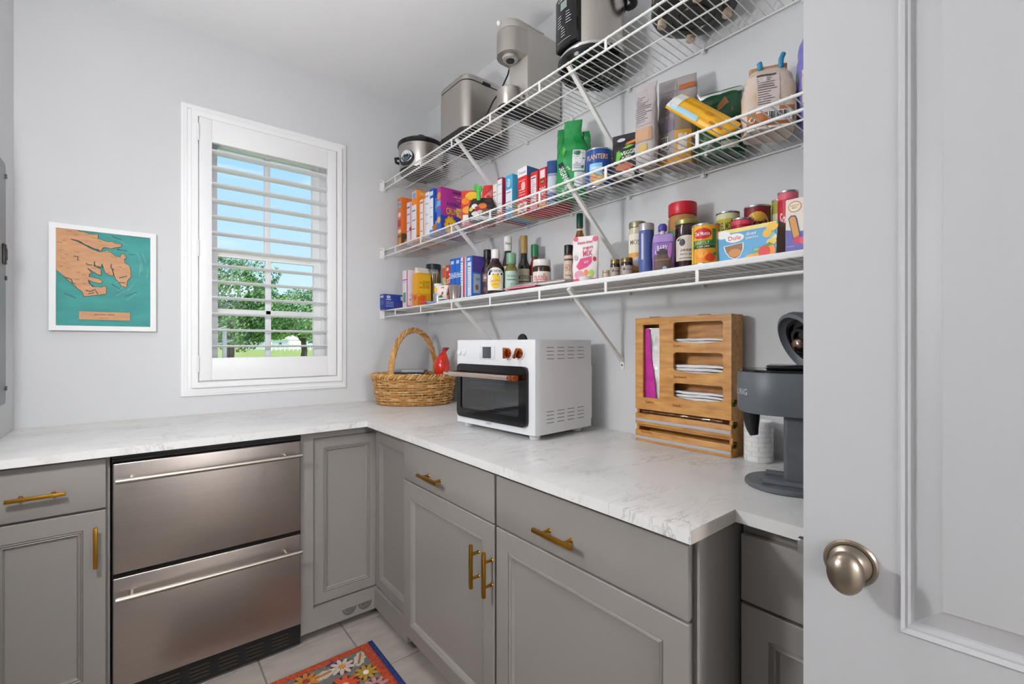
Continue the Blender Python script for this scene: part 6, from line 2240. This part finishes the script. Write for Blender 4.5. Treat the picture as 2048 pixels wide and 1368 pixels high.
def tree(name, label, loc, crown, trunk_h, trunk_r, n, leaf, col, seed, bark='#4b4037'):
    r = random.Random(seed)
    t = thing(name, label, 'tree', loc, 0, 'trees beyond the window')
    b = MB()
    b.tube([(0, 0, 0), (.1, 0, trunk_h * .5), (0, .1, trunk_h)], [trunk_r, trunk_r * .8, trunk_r * .6], 8)
    for k in range(7):
        a = r.uniform(0, 2 * PI)
        cxx, cyy, czz, rx, ry, rz_ = crown[k % len(crown)]
        b.tube([(0, 0, trunk_h * .8), (cxx * .5 + math.cos(a) * rx * .3, cyy * .5 + math.sin(a) * ry * .3, (trunk_h + czz) / 2), (cxx + math.cos(a) * rx * .5, cyy + math.sin(a) * ry * .5, czz)], [trunk_r * .5, trunk_r * .3, trunk_r * .12], 6)
    b.build('trunk', M('bark' + bark, bark, .9, var=.2, vscale=6), t)
    vs, fs, mi = [], [], []
    for k in range(n):
        cxx, cyy, czz, rx, ry, rz_ = crown[r.randrange(len(crown))]
        d = Vector((r.gauss(0, 1), r.gauss(0, 1), r.gauss(0, 1))).normalized()
        q = r.uniform(.55, 1.0) ** .5
        p = Vector((cxx + d.x * rx * q, cyy + d.y * ry * q, czz + d.z * rz_ * q))
        p += Vector((pnoise(p * .8), pnoise(p * .8 + Vector((9, 0, 0))), pnoise(p * .8 + Vector((0, 9, 0))))) * .5 * rx * .5
        nrm = (d + Vector((r.gauss(0, .6), r.gauss(0, .6), r.gauss(0, .6)))).normalized()
        a = nrm.orthogonal().normalized()
        bb = nrm.cross(a)
        s = leaf * r.uniform(.6, 1.3)
        i = len(vs)
        vs += [p - a * s, p + bb * s * .5, p + a * s, p - bb * s * .5]
        fs.append((i, i + 1, i + 2, i + 3))
        mi.append(r.randrange(len(col)))
    me = bpy.data.meshes.new('foliage')
    me.from_pydata(vs, [], fs)
    me.polygons.foreach_set('material_index', mi)
    for c in col:
        me.materials.append(M('leaf' + c, c, .6))
    o = bpy.data.objects.new('foliage', me)
    COL.objects.link(o)
    o.parent = t
    return t


def ground_at(u, dist):
    a = YAW + math.atan((u - CU) / FPX)
    return (CAM.x + dist * math.sin(a), CAM.y + dist * math.cos(a), -.35)


G1 = ('#6d9a58', '#5a8a54', '#8fb468', '#4c7850')
G2 = ('#86b07c', '#74a078', '#a0c488', '#aac878')
tree('shade_tree', 'broad green tree with hanging branches close to the left of the window', ground_at(455, 26), [(-2.2, 0, 3.6, 2.2, 2, 1.9), (0, 0, 4.2, 2.2, 2, 1.6), (1.5, 0, 3.0, 1.6, 1.6, 1.2), (-.8, 0, 2.6, 2.4, 2, 1.2)], 2.6, .25, 26000, .085, G1, 3)
tree('pale_tree', 'lighter green tree at the right side of the window view', ground_at(606, 36), [(0, 0, 3.6, 2.2, 2, 1.7), (1.4, 0, 4.4, 1.6, 1.6, 1.5), (-1.6, 0, 2.8, 1.2, 1.2, .9)], 2.2, .25, 20000, .10, G2, 5)
for k, (u, d, s) in enumerate(((400, 150, 2.3), (500, 190, 2.4), (570, 230, 2.6), (650, 185, 2.4), (720, 225, 2.6))):
    tree('far_tree', ('dark tree at the far left of the tree line', 'dark tree in the line between white barn and shade tree', 'dark tree behind the white cottage', 'dark tree behind the white fence', 'dark tree at the right end of the tree line')[k],
         ground_at(u, d), [(0, 0, 3.4 * s, 4.2 * s, 3 * s, 2.6 * s), (-3, 0, 2.8 * s, 3 * s, 3 * s, 2.2 * s), (3, 0, 2.7 * s, 3 * s, 3 * s, 2.1 * s)], 2, .3, 3000, .5, G1, 20 + k)

m_sid = M('white_siding', '#f2f4f4', .7)
m_shg = M('grey_shingle', '#b9bec2', .8, var=.1, vscale=2)


def building(name, label, u, dist, w, h, d, roof, gable):
    g = ground_at(u, dist)
    t = thing(name, label, 'building', g, -.65)
    MB().box(-w / 2, w / 2, 0, d, 0, h).build('walls', m_sid, t)
    b = MB()
    if gable:
        b.skin([b.ring([(-w / 2 - .2, y, h), (0, y, h + roof), (w / 2 + .2, y, h)]) for y in (-.25, d + .25)])
    else:
        b.skin([b.ring([(x, -.3, h), (x, d / 2, h + roof), (x, d + .3, h)]) for x in (-w / 2 - .2, w / 2 + .2)])
    b.build('roof', m_sid if gable else m_shg, t, None)
    wn_ = MB().box(-.28, .28, -.06, -.01, h * .35, h * .35 + .9).build('window', M('dark_pane', '#5b6a75', .2), t)
    return t


building('cottage', 'small white gabled cottage across the lawn', 561, 130, 4.2, 2.5, 7, 1.7, True)
building('barn', 'long low white building behind the tree branches', 508, 136, 5.4, 2.2, 6, .9, False)
fe = thing('picket_fence', 'low white fence in front of the dark trees', 'fence', (0, 0, 0))
p0, p1 = Vector(ground_at(543, 112)), Vector(ground_at(645, 112))
fd = p1 - p0
for k in range(13):
    q = p0 + fd * (k / 12)
    MB().box(q.x - .1, q.x + .1, q.y - .1, q.y + .1, -.35, 1.0).build('post', m_sid, fe)
for z in (.25, .75):
    MB().tube([p0 + Vector((0, 0, z + .1)), p1 + Vector((0, 0, z + .1))], .09, 4).build('rail', m_sid, fe)
gp = thing('garden_post', 'grey wooden post with two slanted arms on the lawn', 'post', ground_at(449, 9))
m_gw = M('weathered_wood', '#8f959a', .8, var=.12, vscale=8)
MB().box(-.03, .03, -.03, .03, 0, 1.85, .004).build('upright', m_gw, gp)
MB().tube([(-.35, .0, 1.5), (.12, 0, 1.66)], .02, 6).build('arm', m_gw, gp)
MB().tube([(-.35, .0, 1.75), (.02, 0, 1.88)], .02, 6).build('arm', m_gw, gp)
